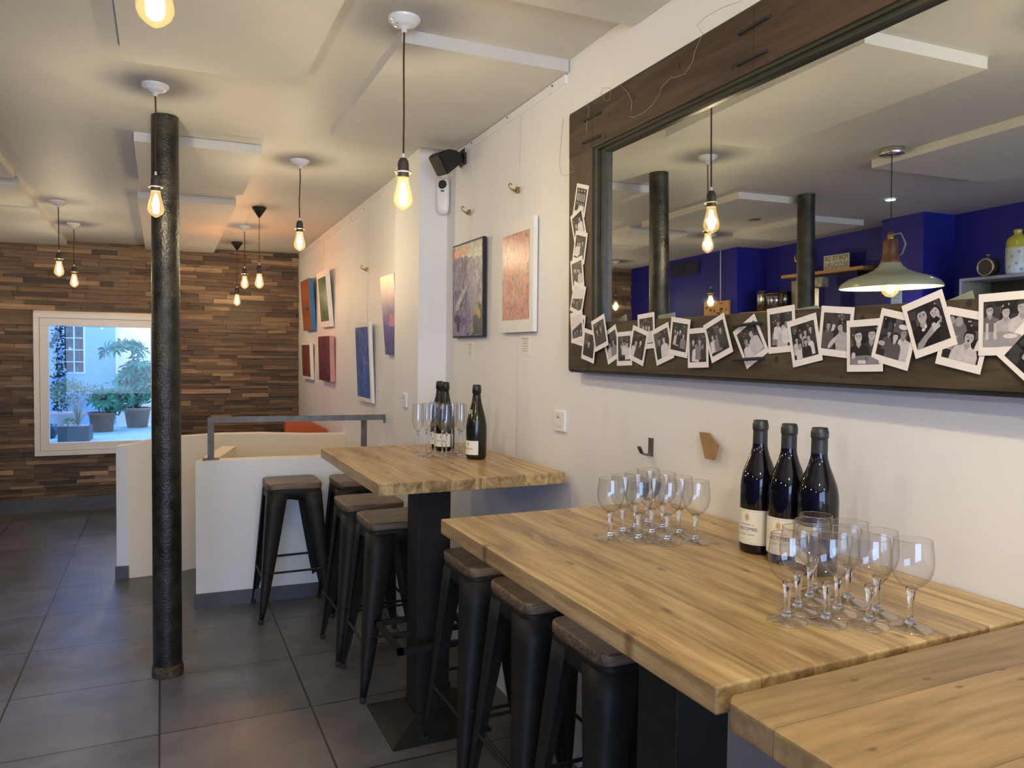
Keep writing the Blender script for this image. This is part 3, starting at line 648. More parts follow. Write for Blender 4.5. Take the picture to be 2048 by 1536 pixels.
clone(st, (0.93, 0.52, 0), 'stool under the foremost table, only a sliver of seat showing at the bottom edge')

# ------------------------------------------------------------------ tables
def table(label, x0, x1, y0, y1, top, th, mat, cx, cy, bev=.004, ring=True, base=.205, shape=None):
    t = thing('high_table', label, 'high table', (cx, cy, 0))
    if shape:
        mb = MB(); mb.prism(shape, 2, top-th, top)
        bmesh.ops.bevel(mb.bm, geom=list(mb.bm.edges), offset=bev, segments=3, profile=.6, affect='EDGES')
    else: mb = MB().box(x0, x1, y0, y1, top-th, top, bev=bev)
    mb.build('tabletop', mat, t)
    MB().box(cx-.070, cx+.070, cy-.070, cy+.070, .06, top-th-.006, bev=.004).build('post', M['black_metal'], t)
    MB().box(cx-.16, cx+.16, cy-.16, cy+.16, top-th-.008, top-th).build('mounting_plate', M['black_metal'], t)
    mb = MB(); r = [[mb.v((cx+sx*w, cy+sy*w, z)) for sx, sy in ((-1, -1), (1, -1), (1, 1), (-1, 1))] for w, z in ((base, 0), (base, .008), (.078, .062))]
    mb.face(r[0][::-1]); mb.face(r[-1])
    for A, B in zip(r, r[1:]):
        for i in range(4): mb.face([A[i], A[(i+1) % 4], B[(i+1) % 4], B[i]])
    mb.build('base', M['black_metal'], t)
    if ring:
        mb = MB(); w, z = .168, .37
        c = [(cx-w, cy-w), (cx+w, cy-w), (cx+w, cy+w), (cx-w, cy+w)]
        for i in range(4):
            A, B = c[i], c[(i+1) % 4]; mb.box(min(A[0], B[0])-.011, max(A[0], B[0])+.011, min(A[1], B[1])-.011, max(A[1], B[1])+.011, z-.011, z+.011)
        mb.box(cx-w, cx-.07, cy-.011, cy+.011, z-.0105, z+.0105); mb.box(cx+.07, cx+w, cy-.011, cy+.011, z-.0105, z+.0105)
        mb.build('foot_ring', M['black_metal'], t)
    return t
table('high wooden table in the middle carrying flutes and sparkling wine', .652, 1.362, 2.447, 3.452, 1.09, .042, M['oak'], 1.0, 2.95, bev=.003)
table('high wooden table in front of the mirror carrying wine glasses and three red wine bottles', .668, 1.386, .777, 1.872, 1.09, .040, M['oak'], 1.04, 1.32, bev=.004, ring=True)
table('foremost wooden table cut off by the lower right corner, with knotty lighter top', .655, 1.386, -.55, .762, 1.09, .040, M['pine'], 1.08, .02, bev=.006, shape=[(.655, -.55), (1.386, -.55), (1.386, .768), (.672, .752), (.656, .738)])

# ------------------------------------------------------------------ glasses
def make_wineglass(label):
    t = thing('wine_glass', label, 'wine glass', (0, 0, 0))
    MB().lathe([(.0045, .0665), (.010, .068), (.0185, .074), (.0265, .084), (.0310, .096), (.0325, .108), (.0318, .122), (.0300, .136), (.0288, .1465)], (0, 0, 0), 36).build('bowl', M['glass'], t, local=True)
    MB().lathe([(0, .072), (.006, .0695), (.0085, .066), (.0068, .058), (.0052, .046), (.0044, .032), (.0048, .020), (.0065, .013), (.0105, .0095), (0, .0085)], (0, 0, 0), 20).build('stem', M['glass_solid'], t, local=True)
    MB().lathe([(.004, .011), (.0105, .0092), (.020, .0062), (.030, .0030), (.0328, .0016), (.0328, .0006), (.030, .0004)], (0, 0, 0), 36).build('foot', M['glass_foot'], t, local=True)
    MB().lathe([(.0291+.0006*math.cos(a), .1465+.0006*math.sin(a)) for a in [2*PI*i/8 for i in range(9)]], (0, 0, 0), 36).build('rim', M['glass_solid'], t, local=True)
    return t
TT = 1.0902
G1 = 'wine glasses in a triangle by the wall on the near table'
wg = make_wineglass('wine glass at the left corner of the far triangle of wine glasses'); wg.location = (.967, 1.512, TT); wg['group'] = G1
L1 = [((1.019, 1.470), 'second glass from the left in the front row of the far triangle'), ((1.075, 1.434), 'third glass from the left in the front row of the far triangle'), ((1.138, 1.410), 'wine glass at the right corner of the far triangle of wine glasses'),
      ((1.022, 1.542), 'left glass in the second row of the far triangle'), ((1.080, 1.503), 'middle glass in the second row of the far triangle'), ((1.141, 1.476), 'right glass in the second row of the far triangle'),
      ((1.077, 1.568), 'left glass in the third row of the far triangle'), ((1.140, 1.540), 'right glass in the third row of the far triangle'), ((1.140, 1.606), 'wine glass at the back tip of the far triangle of wine glasses')]
for (x, y), l in L1: clone(wg, (x, y, TT), l, G1)
G2 = 'wine glasses in a triangle in front of the red wine bottles'
L2 = [((.942, .927), 'wine glass at the left corner of the near triangle of wine glasses'), ((.997, .895), 'second glass from the left in the front row of the near triangle'), ((1.052, .858), 'third glass from the left in the front row of the near triangle'), ((1.106, .823), 'wine glass at the right corner of the near triangle of wine glasses'),
      ((.998, .958), 'left glass in the second row of the near triangle'), ((1.053, .922), 'middle glass in the second row of the near triangle'), ((1.110, .890), 'right glass in the second row of the near triangle'),
      ((1.060, .990), 'left glass in the third row of the near triangle'), ((1.119, .957), 'right glass in the third row of the near triangle'), ((1.106, 1.024), 'wine glass at the back tip of the near triangle, before the right bottle')]
for (x, y), l in L2: clone(wg, (x, y, TT), l, G2)
def make_flute(label):
    t = thing('champagne_flute', label, 'champagne flute', (0, 0, 0), group='champagne flutes on the far table')
    MB().lathe([(.004, .105), (.009, .109), (.017, .122), (.0235, .142), (.0250, .160), (.0240, .185), (.0215, .222)], (0, 0, 0), 32).build('bowl', M['glass'], t, local=True)
    MB().lathe([(0, .111), (.0055, .107), (.0042, .098), (.0032, .08), (.0030, .03), (.0042, .014), (.0085, .007), (0, .006)], (0, 0, 0), 16).build('stem', M['glass_solid'], t, local=True)
    MB().lathe([(.003, .009), (.0085, .0065), (.020, .0035), (.0335, .0016), (.0338, .0010), (.031, .0004)], (0, 0, 0), 32).build('foot', M['glass_foot'], t, local=True)
    MB().lathe([(.0215+.0006*math.cos(a), .222+.0006*math.sin(a)) for a in [2*PI*i/8 for i in range(9)]], (0, 0, 0), 32).build('rim', M['glass_solid'], t, local=True)
    return t
fl = make_flute('flute at the left end of the champagne flutes'); fl.location = (.979, 3.040, TT)
for (x, y), l in [((1.035, 3.094), 'flute behind and right of the leftmost flute'), ((1.028, 3.016), 'second flute from the left in the front row of flutes'), ((1.094, 3.158), 'flute in the back row, before the dark bottle necks'), ((1.094, 3.056), 'flute in the middle of the cluster of flutes'),
                  ((1.083, 2.976), 'flute in front of the standing dark bottles, front row centre'), ((1.160, 3.112), 'flute in the back row right of the dark bottles'), ((1.165, 3.043), 'flute right of centre, second from the single bottle'), ((1.150, 2.975), 'flute touching the single sparkling wine bottle')]:
    clone(fl, (x, y, TT), l)

# ------------------------------------------------------------------ bottles
def patch(mb, r, a0, a1, z0, z1, seg=24, mi=0):
    A = [(mb.v((r*math.cos(a0+(a1-a0)*i/seg), r*math.sin(a0+(a1-a0)*i/seg), z0)), mb.v((r*math.cos(a0+(a1-a0)*i/seg), r*math.sin(a0+(a1-a0)*i/seg), z1))) for i in range(seg+1)]
    for i in range(seg): mb.face([A[i][0], A[i+1][0], A[i+1][1], A[i][1]], mi).smooth = True
def wine_bottle(x, y, label, face):
    t = thing('wine_bottle', label, 'wine bottle', (x, y, TT), (0, 0, face), group='red wine bottles in a row')
    MB().lathe([(0, .0), (.034, 0), (.0385, .004), (.0405, .011), (.0405, .148), (.0395, .162), (.036, .180), (.029, .200), (.0215, .219), (.0170, .236), (.0155, .252), (.0148, .29)], (0, 0, 0), 48).build('glass_body', M['wine_glass_dark'], t, local=True)
    MB().lathe([(.0162, .238), (.0158, .272), (.0158, .276), (.0172, .277), (.0174, .280), (.0174, .288), (.0168, .291), (.0160, .2925), (.0155, .297), (.0140, .298), (0, .2975)], (0, 0, 0), 32).build('capsule', M['capsule'], t, local=True)
    mb = MB(); patch(mb, .0409, -1.25, 1.25, .022, .100); lb = mb.build('label', M['label'], t, local=True)
    mb = MB(); R = .0412
    def cyl(zc_, a_=0.0): return lambda u, v: (R*math.cos(a_+u/R), R*math.sin(a_+u/R), zc_+v)
    add_text(mb, 'DOMAINE LA', .0052, cyl(.066), 0, 1.2); add_text(mb, 'LACOMBE', .0105, cyl(.056), 0, 1.05); add_text(mb, 'PINOT NOIR', .0052, cyl(.044), 0, 1.25)
    mb.build('lettering', M['ink'], lb, local=True)
    mb = MB(); R = .04118
    for du, dv, rx, ry in ((0, 0, .0035, .0062), (-.0035, .0015, .0018, .0048), (.0035, .0015, .0018, .0048), (0, .0065, .0020, .0022), (-.0045, -.004, .0016, .0026), (.0045, -.004, .0016, .0026), (0, -.0075, .0030, .0012)):
        c = [mb.v((R*math.cos((du+rx*math.cos(a))/R), R*math.sin((du+rx*math.cos(a))/R), .083+dv+ry*math.sin(a))) for a in [2*PI*i/14 for i in range(14)]]
        mb.face(c)
    mb.build('crest', M['gold_ink'], lb, local=True)
    mb = MB(); patch(mb, .0412, -1.2, 1.2, .0965, .0970); patch(mb, .0412, -1.2, 1.2, .0255, .0260); patch(mb, .0412, -.45, .2, .0315, .0320); patch(mb, .0412, -.6, .3, .0495, .0498)
    mb.build('label_rule', M['faint_ink'], lb, local=True)
# angle from the bottle to the viewer, then turned so that the print runs round the left side
def face_to(x, y, turn): return math.atan2(-y, -x)+turn
wine_bottle(1.222, 1.296, 'red wine bottle at the left of the three, full cream label showing', face_to(1.222, 1.296, -.62))
wine_bottle(1.218, 1.206, 'red wine bottle in the middle of the three', face_to(1.218, 1.206, -.42))
wine_bottle(1.214, 1.120, 'red wine bottle at the right of the three, half behind the wine glasses', face_to(1.214, 1.120, -1.2))
def champagne(x, y, label, face):
    t = thing('sparkling_wine_bottle', label, 'sparkling wine bottle', (x, y, TT), (0, 0, face), group='sparkling wine bottles on the far table')
    MB().lathe([(0, 0), (.036, 0), (.0405, .004), (.0430, .013), (.0435, .115), (.0425, .140), (.0385, .168), (.032, .195), (.0240, .223), (.0185, .245), (.0160, .262), (.0155, .30)], (0, 0, 0), 48).build('glass_body', M['champ_glass'], t, local=True)
    MB().lathe([(.0215, .232), (.0190, .245), (.0168, .262), (.0160, .272), (.0190, .274), (.0188, .290), (.0172, .305), (.0145, .309), (0, .310)], (0, 0, 0), 24, smooth=True).build('foil', M['foil'], t, local=True)
    mb = MB(); patch(mb, .0440, -1.05, 1.05, .020, .078); lb = mb.build('label', M['label'], t, local=True)
    mb = MB(); R = .0443
    add_text(mb, 'DEMAZURES', .0085, lambda u, v: (R*math.cos(u/R), R*math.sin(u/R), .044+v), 0, 1.0)
    add_text(mb, 'BRUT', .0045, lambda u, v: (R*math.cos(u/R), R*math.sin(u/R), .032+v), 0, 1.1)
    mb.build('lettering', M['ink'], lb, local=True)
    mb = MB(); patch(mb, .0443, -.08, .08, .058, .071); patch(mb, .0443, -.4, .4, .0505, .051); mb.build('crest', M['faint_ink'], lb, local=True)
    # round neck medallion
    mb = MB(); R = .0288
    nrm = Vector((1, 0, .42)).normalized(); c0 = Vector((.0325, 0, .197)); u = Vector((0, 1, 0)); w = nrm.cross(u)
    def ringp(rr, off): return [mb.v(c0+nrm*off+u*rr*math.cos(a)-w*rr*math.sin(a)-Vector((1, 0, 0))*(1-math.cos(rr*math.cos(a)/.032))*.032) for a in [2*PI*i/24 for i in range(24)]]
    A = ringp(.0095, .0012); B = ringp(.0078, .0014)
    for i in range(24): mb.face([A[i], A[(i+1) % 24], B[(i+1) % 24], B[i]], 0)
    mb.face(ringp(.0045, .0016), 1)
    mb.build('neck_medallion', [M['label'], M['gold_ink']], t, local=True)
champagne(1.190, 2.905, 'sparkling wine bottle standing alone right of the champagne flutes', face_to(1.2, 2.905, -.85))
champagne(1.160, 3.205, 'sparkling wine bottle behind the flutes, right one of the touching pair', face_to(1.17, 3.2, -.45))
champagne(1.166, 3.297, 'sparkling wine bottle behind the flutes, left one of the touching pair', face_to(1.14, 3.29, -.45))

# ------------------------------------------------------------------ mirror
MN = Vector((0.99977, -0.01611, 0.01412)); MU = Vector((-0.01611, -0.99987, 0.0)).normalized(); MW = Vector((-0.01412, 0.00023, 0.9999)).normalized(); MD = 1.3483
def ml(u, w, t_): return MN*MD+MU*u+MW*w-MN*t_
def mbox(mb, u0, u1, w0, w1, t0, t1):
    vs = [mb.v(ml(u, w, t_)) for t_ in (t0, t1) for u, w in ((u0, w0), (u1, w0), (u1, w1), (u0, w1))]
    for q in ((0, 3, 2, 1), (4, 5, 6, 7), (0, 1, 5, 4), (1, 2, 6, 5), (2, 3, 7, 6), (3, 0, 4, 7)): mb.face([vs[i] for i in q])
U0, U1, W0, W1 = -2.402, 0.15, 1.458, 2.358
t = thing('wall_mirror', 'large mirror in a wide dark reclaimed-wood frame hung on the right wall', 'mirror', tuple(ml(-1.1, 1.9, 0)))
mt, tt_, b_ = nt('mirror_silvering'); b_.inputs['Metallic'].default_value = 1.0; b_.inputs['Roughness'].default_value = 0.012
c = coords(tt_); n = N(tt_, 'ShaderNodeTexNoise', i_Scale=5.0); tt_.links.new(c, n.inputs['Vector']); r = ramp(tt_, [(0.3, (0.78, 0.80, 0.755)), (0.7, (0.80, 0.815, 0.77))]); tt_.links.new(n.outputs[0], r.inputs[0]); tt_.links.new(r.outputs[0], b_.inputs['Base Color'])
mb = MB(); mbox(mb, -2.25, .05, 1.56, 2.26, -.006, 0.0); mb.build('mirror_glass', mt, t)
mb = MB(); mbox(mb, U0, U1, 2.208, W1, -.022, .034); mb.build('top_board', M['frame_wood'], t)
mb = MB(); mbox(mb, U0, U1, W0, 1.620, -.022, .034); mb.build('bottom_board', M['frame_low'], t)
mb = MB(); mbox(mb, U0, -2.240, 1.620, 2.208, -.022, .0335); mb.build('side_board', M['frame_wood_v'], t)
mb = MB(); mbox(mb, 0.0, U1, 1.620, 2.208, -.022, .0335); mb.build('side_board', M['frame_wood_v'], t)
mb = MB(); mbox(mb, -2.240, -2.215, 1.56, 2.208, -.004, .028); mbox(mb, -2.215, -2.190, 1.56, 2.208, -.004, .016)
mbox(mb, -2.215, 0, 2.199, 2.208, -.004, .028); mbox(mb, -2.190, 0, 2.188, 2.199, -.004, .016); mbox(mb, -.02, 0, 1.56, 2.19, -.004, .02)
mb.build('inner_moulding', M['frame_green'], t)
mb = MB(); mbox(mb, U0-.012, U0, W0-.006, W1+.012, -.022, .026); mbox(mb, U0, U1, W1, W1+.012, -.022, .026); mbox(mb, U0, U1, W0-.010, W0, -.022, .026)
mb.build('outer_lip', M['frame_green'], t)
for (a, b2) in (((-2.29, 2.311), (-2.182, 2.309)), ((-2.299, 2.238), (-2.186, 2.234)), ((-1.513, 2.311), (-1.409, 2.314)), ((-1.517, 2.238), (-1.417, 2.237)), ((-1.509, 1.588), (-1.421, 1.593)), ((-1.505, 1.503), (-1.410, 1.508))):
    mb = MB(); f_ = .040 if a[1] > 1.7 else .050
    mb.tube([ml(a[0], a[1], .033), ml(a[0]+.004, a[1], f_), ml(b2[0]-.004, b2[1], f_), ml(b2[0], b2[1], .033)], .0042, 8); mb.build('iron_cramp', M['black_rubber'], t)
mb = MB()
for u, w, rr in ((-2.312, 2.231, .006), (-2.153, 2.225, .008), (-1.758, 2.318, .008), (-1.536, 2.239, .009), (-2.131, 2.292, .005), (-1.986, 2.298, .006), (-1.369, 1.506, .008), (-1.127, 1.594, .007), (-0.899, 1.612, .007), (-1.178, 1.471, .004)):
    mb = MB(); mb.face([mb.v(ml(u+rr*.8*math.cos(a), w+rr*math.sin(a), .0345)) for a in [2*PI*i/12 for i in range(12)]]); mb.build('knot', M['black_rubber'], t)
mb = MB()
for u in (-2.24, -1.463):
    mbox(mb, u-.001, u+.001, 2.209, 2.357, .0335, .0343)
mb.build('board_joint', M['black_rubber'], t)
# thin leftover wire of a light string
wire_m = plain('thin_silver_wire', (0.42, 0.38, 0.32), 0.4, metal=0.5)
mb = MB()
for pts in ([(-2.268, 2.372), (-2.256, 2.334), (-2.272, 2.295), (-2.27, 2.267)], [(-2.06, 2.362), (-2.013, 2.323), (-1.992, 2.286), (-1.996, 2.258)],
            [(-2.008, 2.248), (-1.979, 2.238), (-1.928, 2.237), (-1.878, 2.248), (-1.846, 2.268), (-1.839, 2.282), (-1.79, 2.297), (-1.773, 2.29), (-1.726, 2.286), (-1.694, 2.307), (-1.688, 2.328), (-1.664, 2.354), (-1.652, 2.365), (-1.677, 2.397), (-1.646, 2.404), (-1.576, 2.402), (-1.5, 2.387)],
            [(-2.181, 2.37), (-2.162, 2.383), (-2.117, 2.369), (-2.121, 2.333), (-2.148, 2.336), (-2.171, 2.367)],
            [(-2.440, 2.363), (-2.47, 2.217), (-2.46, 2.17), (-2.425, 2.153), (-2.37, 2.157), (-2.365, 2.176), (-2.392, 2.198)]):
    mb.tube([ml(u, w, .038) for u, w in pts], .0007, 5)
tag(mb.build('light_string_wire', wire_m), 'thin bare silver wire of a light string tangled over the mirror frame corner', 'wire')

# ------------------------------------------------------------------ instant photos on the frame
CW, CH = .088, .107
def ell(mb, cx, cy, rx, ry, z, mi, rot=0, n=18, a0=0, a1=2*PI):
    full = abs(a1-a0-2*PI) < 1e-6; k = n if full else n+1; vs = []
    for i in range(k):
        a = a0+(a1-a0)*i/n; x, y = rx*math.cos(a), ry*math.sin(a)
        vs.append((cx+x*math.cos(rot)-y*math.sin(rot), cy+x*math.sin(rot)+y*math.cos(rot)))
    poly2(mb, vs, z, mi)
PIC = (-.0352, .0352, -.0385, .0395)
def poly2(mb, pts, z, mi):
    # clip to the picture area
    def clip(P, ax, lim, sgn):
        out = []
        for i in range(len(P)):
            A, B = P[i], P[(i+1) % len(P)]; ia, ib = sgn*(A[ax]-lim) <= 0, sgn*(B[ax]-lim) <= 0
            if ia: out.append(A)
            if ia != ib:
                k = (lim-A[ax])/(B[ax]-A[ax]); out.append(tuple(A[j]+(B[j]-A[j])*k for j in (0, 1)))
        return out
    P = list(pts)
    for ax, lim, sgn in ((0, PIC[0], -1), (0, PIC[1], 1), (1, PIC[2], -1), (1, PIC[3], 1)):
        if P: P = clip(P, ax, lim, sgn)
    if len(P) >= 3: mb.face([mb.v((x, y, z)) for x, y in P], mi)
def person(mb, x, y, s, shirt, skin, hair, z, long=False, glasses=False, tilt=0.0, mouth=1):
    """head centre (x,y), head half height s; flat printed figure"""
    e = 0.000012
    c, sn = math.cos(tilt), math.sin(tilt)
    def T(px, py): return (x+px*c*s-py*sn*s, y+px*sn*s+py*c*s)
    poly2(mb, [T(*p) for p in ((-.42, -.7), (.42, -.7), (.75, -1.35), (1.75, -1.75), (2.15, -2.6), (2.3, -6.5), (-2.3, -6.5), (-2.15, -2.6), (-1.75, -1.75), (-.75, -1.35))], z, shirt)
    poly2(mb, [T(*p) for p in ((-.42, -.6), (.42, -.6), (.5, -1.35), (0, -2.0), (-.5, -1.35))], z+e, max(0, skin-1))
    if long:
        ell(mb, *T(0, .12), .98*s, 1.12*s, z+2*e, hair, tilt)
        for q in (-1, 1): poly2(mb, [T(q*.98, .2), T(q*1.02, -1.0), T(q*.85, -1.7), T(q*.55, -1.5), T(q*.58, -.5), T(q*.5, .2)], z+2*e, hair)
    else: ell(mb, *T(0, .18), .92*s, 1.08*s, z+2*e, hair, tilt)
    ell(mb, *T(0, -.08), .72*s, .95*s, z+3*e, skin, tilt)
    poly2(mb, [T(*p) for p in ((-.78, .35), (-.3, .52), (.4, .62), (.78, .3), (.72, .9), (.3, 1.18), (-.35, 1.18), (-.75, .85))], z+4*e, hair)
    for sx in (-.30, .30):
        ell(mb, *T(sx, .08), .13*s, .07*s, z+4*e, 1, tilt, 8)
        if glasses: 
            poly2(mb, [T(sx-.24, .26), T(sx+.24, .26), T(sx+.24, .20), T(sx-.24, .20)], z+5*e, 0); poly2(mb, [T(sx-.24, -.06), T(sx+.24, -.06), T(sx+.24, -.11), T(sx-.24, -.11)], z+5*e, 0)
    poly2(mb, [T(-.07, -.05), T(.07, -.05), T(.12, -.28), T(-.12, -.28)], z+4*e, skin-1)
    if mouth == 1: poly2(mb, [T(-.26, -.45), T(.26, -.45), T(.12, -.60), T(-.12, -.60)], z+4*e, min(9, skin+1)); poly2(mb, [T(-.28, -.42), T(.28, -.42), T(.26, -.46), T(-.26, -.46)], z+5*e, 2)
    else: ell(mb, *T(0, -.52), .16*s, .2*s, z+4*e, 1, tilt, 10)
def picture(mb, kind, rn):
    z = 0.00062; e = 0.00010
    poly2(mb, [(PIC[0], PIC[2]), (PIC[1], PIC[2]), (PIC[1], PIC[3]), (PIC[0], PIC[3])], z, 1)
    for i in range(7):      # dim background shapes
        cx, cy = rn.uniform(-.03, .03), rn.uniform(0, .036); w, h = rn.uniform(.004, .014), rn.uniform(.004, .02)
        poly2(mb, [(cx-w, cy-h), (cx+w, cy-h), (cx+w, cy+h), (cx-w, cy+h)], z+.00002+i*.000004, rn.choice([0, 2, 3, 2]))
    for i in range(4): ell(mb, rn.uniform(-.03, .03), rn.uniform(.02, .037), .0012, .0018, z+.00006, 8, 0, 8)
    z += .0001
    if kind == 'facade':
        for i in range(5): poly2(mb, [(-.028+i*.012, -.005), (-.021+i*.012, -.005), (-.021+i*.012, .022), (-.028+i*.012, .022)], z, 7)
        for i in range(3): poly2(mb, [(-.026+i*.02, .028), (-.015+i*.02, .028), (-.015+i*.02, .036), (-.026+i*.02, .036)], z, 6)
        for i in range(5): person(mb, -.024+i*.012, -.012+rn.uniform(-.003, .003), .0045, rn.choice([2, 5, 8]), 7, 1, z+e*(1+i))
    elif kind == 'bright':
        poly2(mb, [(PIC[0], -.01), (PIC[1], .01), (PIC[1], PIC[3]), (PIC[0], PIC[3])], z, 9)
        for i in range(5): person(mb, rn.uniform(-.028, .028), -.012-rn.random()*.012, .006, rn.choice([1, 3, 5]), 6, 1, z+e*(1+i))
    elif kind == 'two_smiling':
        poly2(mb, [(-.04, -.022), (.01, -.020), (.04, -.033), (.04, -.04), (-.04, -.04)], z+8*e, 5)
        person(mb, .019, .021, .0118, 2, 7, 1, z+e, True, False, -.12); person(mb, -.014, .019, .0125, 1, 8, 1, z+3*e, True, True, .03)
        ell(mb, -.026, -.020, .005, .007, z+9*e, 8); poly2(mb, [(-.015, -.030), (.004, -.030), (.004, -.037), (-.015, -.037)], z+9.5*e, 9); ell(mb, .006, -.027, .0045, .005, z+10*e, 4)
    elif kind == 'two_phone':
        person(mb, .018, .018, .0125, 1, 7, 1, z+e, True, False, .35); person(mb, -.008, .020, .0135, 0, 7, 1, z+3*e, False, True, -.1)
        poly2(mb, [(-.036, -.040), (-.030, -.028), (-.004, -.012), (.010, -.002), (.017, -.006), (.012, -.016), (-.008, -.026), (-.024, -.040)], z+6*e, 6)
        for k in range(4): poly2(mb, [(.006, -.002-k*.004), (.022, .004-k*.004), (.023, .001-k*.004), (.007, -.005-k*.004)], z+6.5*e, 8)
        poly2(mb, [(.010, .004), (.020, .010), (.026, .002), (.016, -.004)], z+7*e, 0); ell(mb, -.012, -.006, .004, .003, z+5*e, 9); ell(mb, -.006, -.001, .003, .004, z+5*e, 9)
    elif kind == 'vsign':
        ell(mb, -.018, .008, .022, .026, z, 4); ell(mb, -.016, .030, .008, .009, z+.4*e, 6); ell(mb, -.030, .030, .006, .008, z+.5*e, 6)
        person(mb, .010, .006, .0118, 8, 7, 1, z+2*e, False, False, -.1, mouth=0)
        poly2(mb, [(-.030, -.022), (-.018, -.022), (-.016, -.008), (-.028, -.008)], z+5*e, 6); poly2(mb, [(-.026, -.009), (-.022, -.009), (-.024, .008), (-.027, .008)], z+5*e, 7); poly2(mb, [(-.021, -.009), (-.018, -.010), (-.011, .004), (-.014, .006)], z+5*e, 7)
        poly2(mb, [(.022, -.018), (.034, -.012), (.034, .006), (.026, .004)], z+5*e, 9)
    elif kind == 'table3':
        person(mb, -.024, .024, .0085, 4, 7, 1, z+e, False, True); person(mb, .004, .020, .0090, 7, 7, 1, z+2*e); person(mb, .031, .026, .0105, 8, 7, 2, z+3*e)
        poly2(mb, [(-.04, -.013), (.01, -.013), (.03, -.020), (.04, -.04), (-.04, -.04)], z+7*e, 6)
        for x in (-.028, -.014): poly2(mb, [(x-.0028, -.026), (x+.0028, -.026), (x+.0022, .002), (x-.0022, .002)], z+8*e, 8)
        ell(mb, .012, -.021, .012, .004, z+8*e, 9)
    elif kind == 'drinking':
        person(mb, -.020, .012, .0075, 3, 6, 1, z+e); person(mb, .012, .010, .0090, 7, 7, 1, z+2*e, False, False, .3)
        poly2(mb, [(-.012, .000), (-.004, .002), (.000, .014), (-.008, .016)], z+5*e, 8); ell(mb, -.006, -.024, .016, .005, z+6*e, 8, .9); poly2(mb, [(.020, -.03), (.023, -.03), (.024, -.004), (.021, -.004)], z+6*e, 7)
    elif kind == 'group_mix':
        for i, (x, y, s, sh, lg, gl) in enumerate(((-.022, .006, .0052, 8, True, False), (-.008, .014, .0052, 2, False, False), (.006, .018, .0055, 7, True, False), (.022, .022, .0060, 2, False, True), (.014, .004, .0060, 9, False, False), (-.014, -.008, .0062, 9, False, False), (.004, -.004, .0064, 1, True, False))):
            person(mb, x, y, s, sh, 7, 1, z+e*(1+i*.9), lg, gl)
    elif kind == 'uncle':
        person(mb, -.014, .008, .0052, 3, 6, 1, z+e, True); person(mb, .018, .014, .0085, 8, 6, 3, z+2*e, False, True, .1); person(mb, .002, .004, .0078, 3, 8, 1, z+4*e, True)
        ell(mb, .014, .026, .010, .005, z+6*e, 9); ell(mb, -.026, -.014, .008, .005, z+6*e, 7)
    else:
        n = rn.choice([2, 3, 3, 4, 4]) if kind == 'group' else kind
        for i in range(n):
            x = -.026+.052*(i+.5)/n+rn.uniform(-.003, .003); s = rn.uniform(.0055, .0075) if n > 2 else .0085
            person(mb, x, rn.uniform(.004, .018), s, rn.choice([1, 2, 5, 8, 9, 9]), rn.choice([6, 7, 8]), rn.choice([0, 1, 2]), z+e*(1+i), rn.random() < .45, rn.random() < .3, rn.uniform(-.15, .15))
cards = [(-2.3139, 2.0476, -16.8, 'facade', 'topmost photo of the left column, showing people before a shop front'), (-2.3299, 1.9643, 18.0, 2, 'dark photo second from the top of the left column'),
 (-2.3153, 1.8851, -14.2, 'group', 'photo of a crowd, third from the top of the left column'), (-2.3325, 1.7965, 8.3, 4, 'photo fourth from the top of the left column, pale at its upper left'),
 (-2.3259, 1.7072, -18.8, 'bright', 'very pale photo, fifth from the top of the left column'), (-2.3200, 1.600, -9.0, 2, 'photo peeking out behind the lowest photo of the left column'), (-2.3276, 1.6104, 7.7, 'bright', 'lowest photo of the left column, tall and pale'),
 (-2.2414, 1.543, -11.5, 1, 'leftmost photo of the bottom row, leaning left with one person'), (-2.1691, 1.5844, 15.8, 2, 'photo raised behind the first two of the bottom row, sticking up over the glass'),
 (-2.1035, 1.5455, 21.4, 'group', 'photo in the bottom row tilted up to the right, third from the left'), (-2.028, 1.5324, 2.1, 4, 'small upright photo of four people low in the bottom row'),
 (-1.9053, 1.5847, 3.5, 3, 'upright photo raised above the glass edge in front of the pole reflection'), (-1.9472, 1.5423, -15.8, 2, 'photo leaning left with a person in a long white apron'), (-1.8198, 1.5454, 16.6, 2, 'photo tilted right with dark legs and white wall, right of the raised one'),
 (-1.7392, 1.5643, -7.7, 4, 'photo with people around a table, leaning slightly left'), (-1.6547, 1.5341, 2.2, 'group', 'upright crowd photo low in the row, left of three smiling people'),
 (-1.572, 1.5589, 20.8, 3, 'photo of three people tilted strongly right, its corner over the mirror'), (-1.4559, 1.5494, 29.9, 2, 'photo of two friends held behind two iron cramps'),
 (-1.3529, 1.5759, 4.3, 4, 'upright photo of four standing people right of the iron cramps'), (-1.1935, 1.5681, -5.4, 'drinking', 'photo of a person drinking, below the sign reflection'), (-1.2799, 1.55, 11.9, 'group_mix', 'photo of seven people in two rows, tilted right'),
 (-1.1171, 1.5379, 1.9, 'two_smiling', 'low photo of two smiling women raising a glass'), (-1.0456, 1.5506, -13.5, 'uncle', 'photo of a woman in front of a man in white, leaning left'),
 (-0.9028, 1.5471, -12.1, 'vsign', 'photo of an astonished person making a victory sign'), (-0.9717, 1.5764, 18.4, 'two_phone', 'photo of two people looking at a phone, tilted right'),
 (-0.8309, 1.5734, 1.2, 'table3', 'photo of three people at a table by the right picture edge'), (-0.775, 1.520, 48.5, 2, 'photo rotated far round, cut off by the right picture edge')]
lvl = .0352
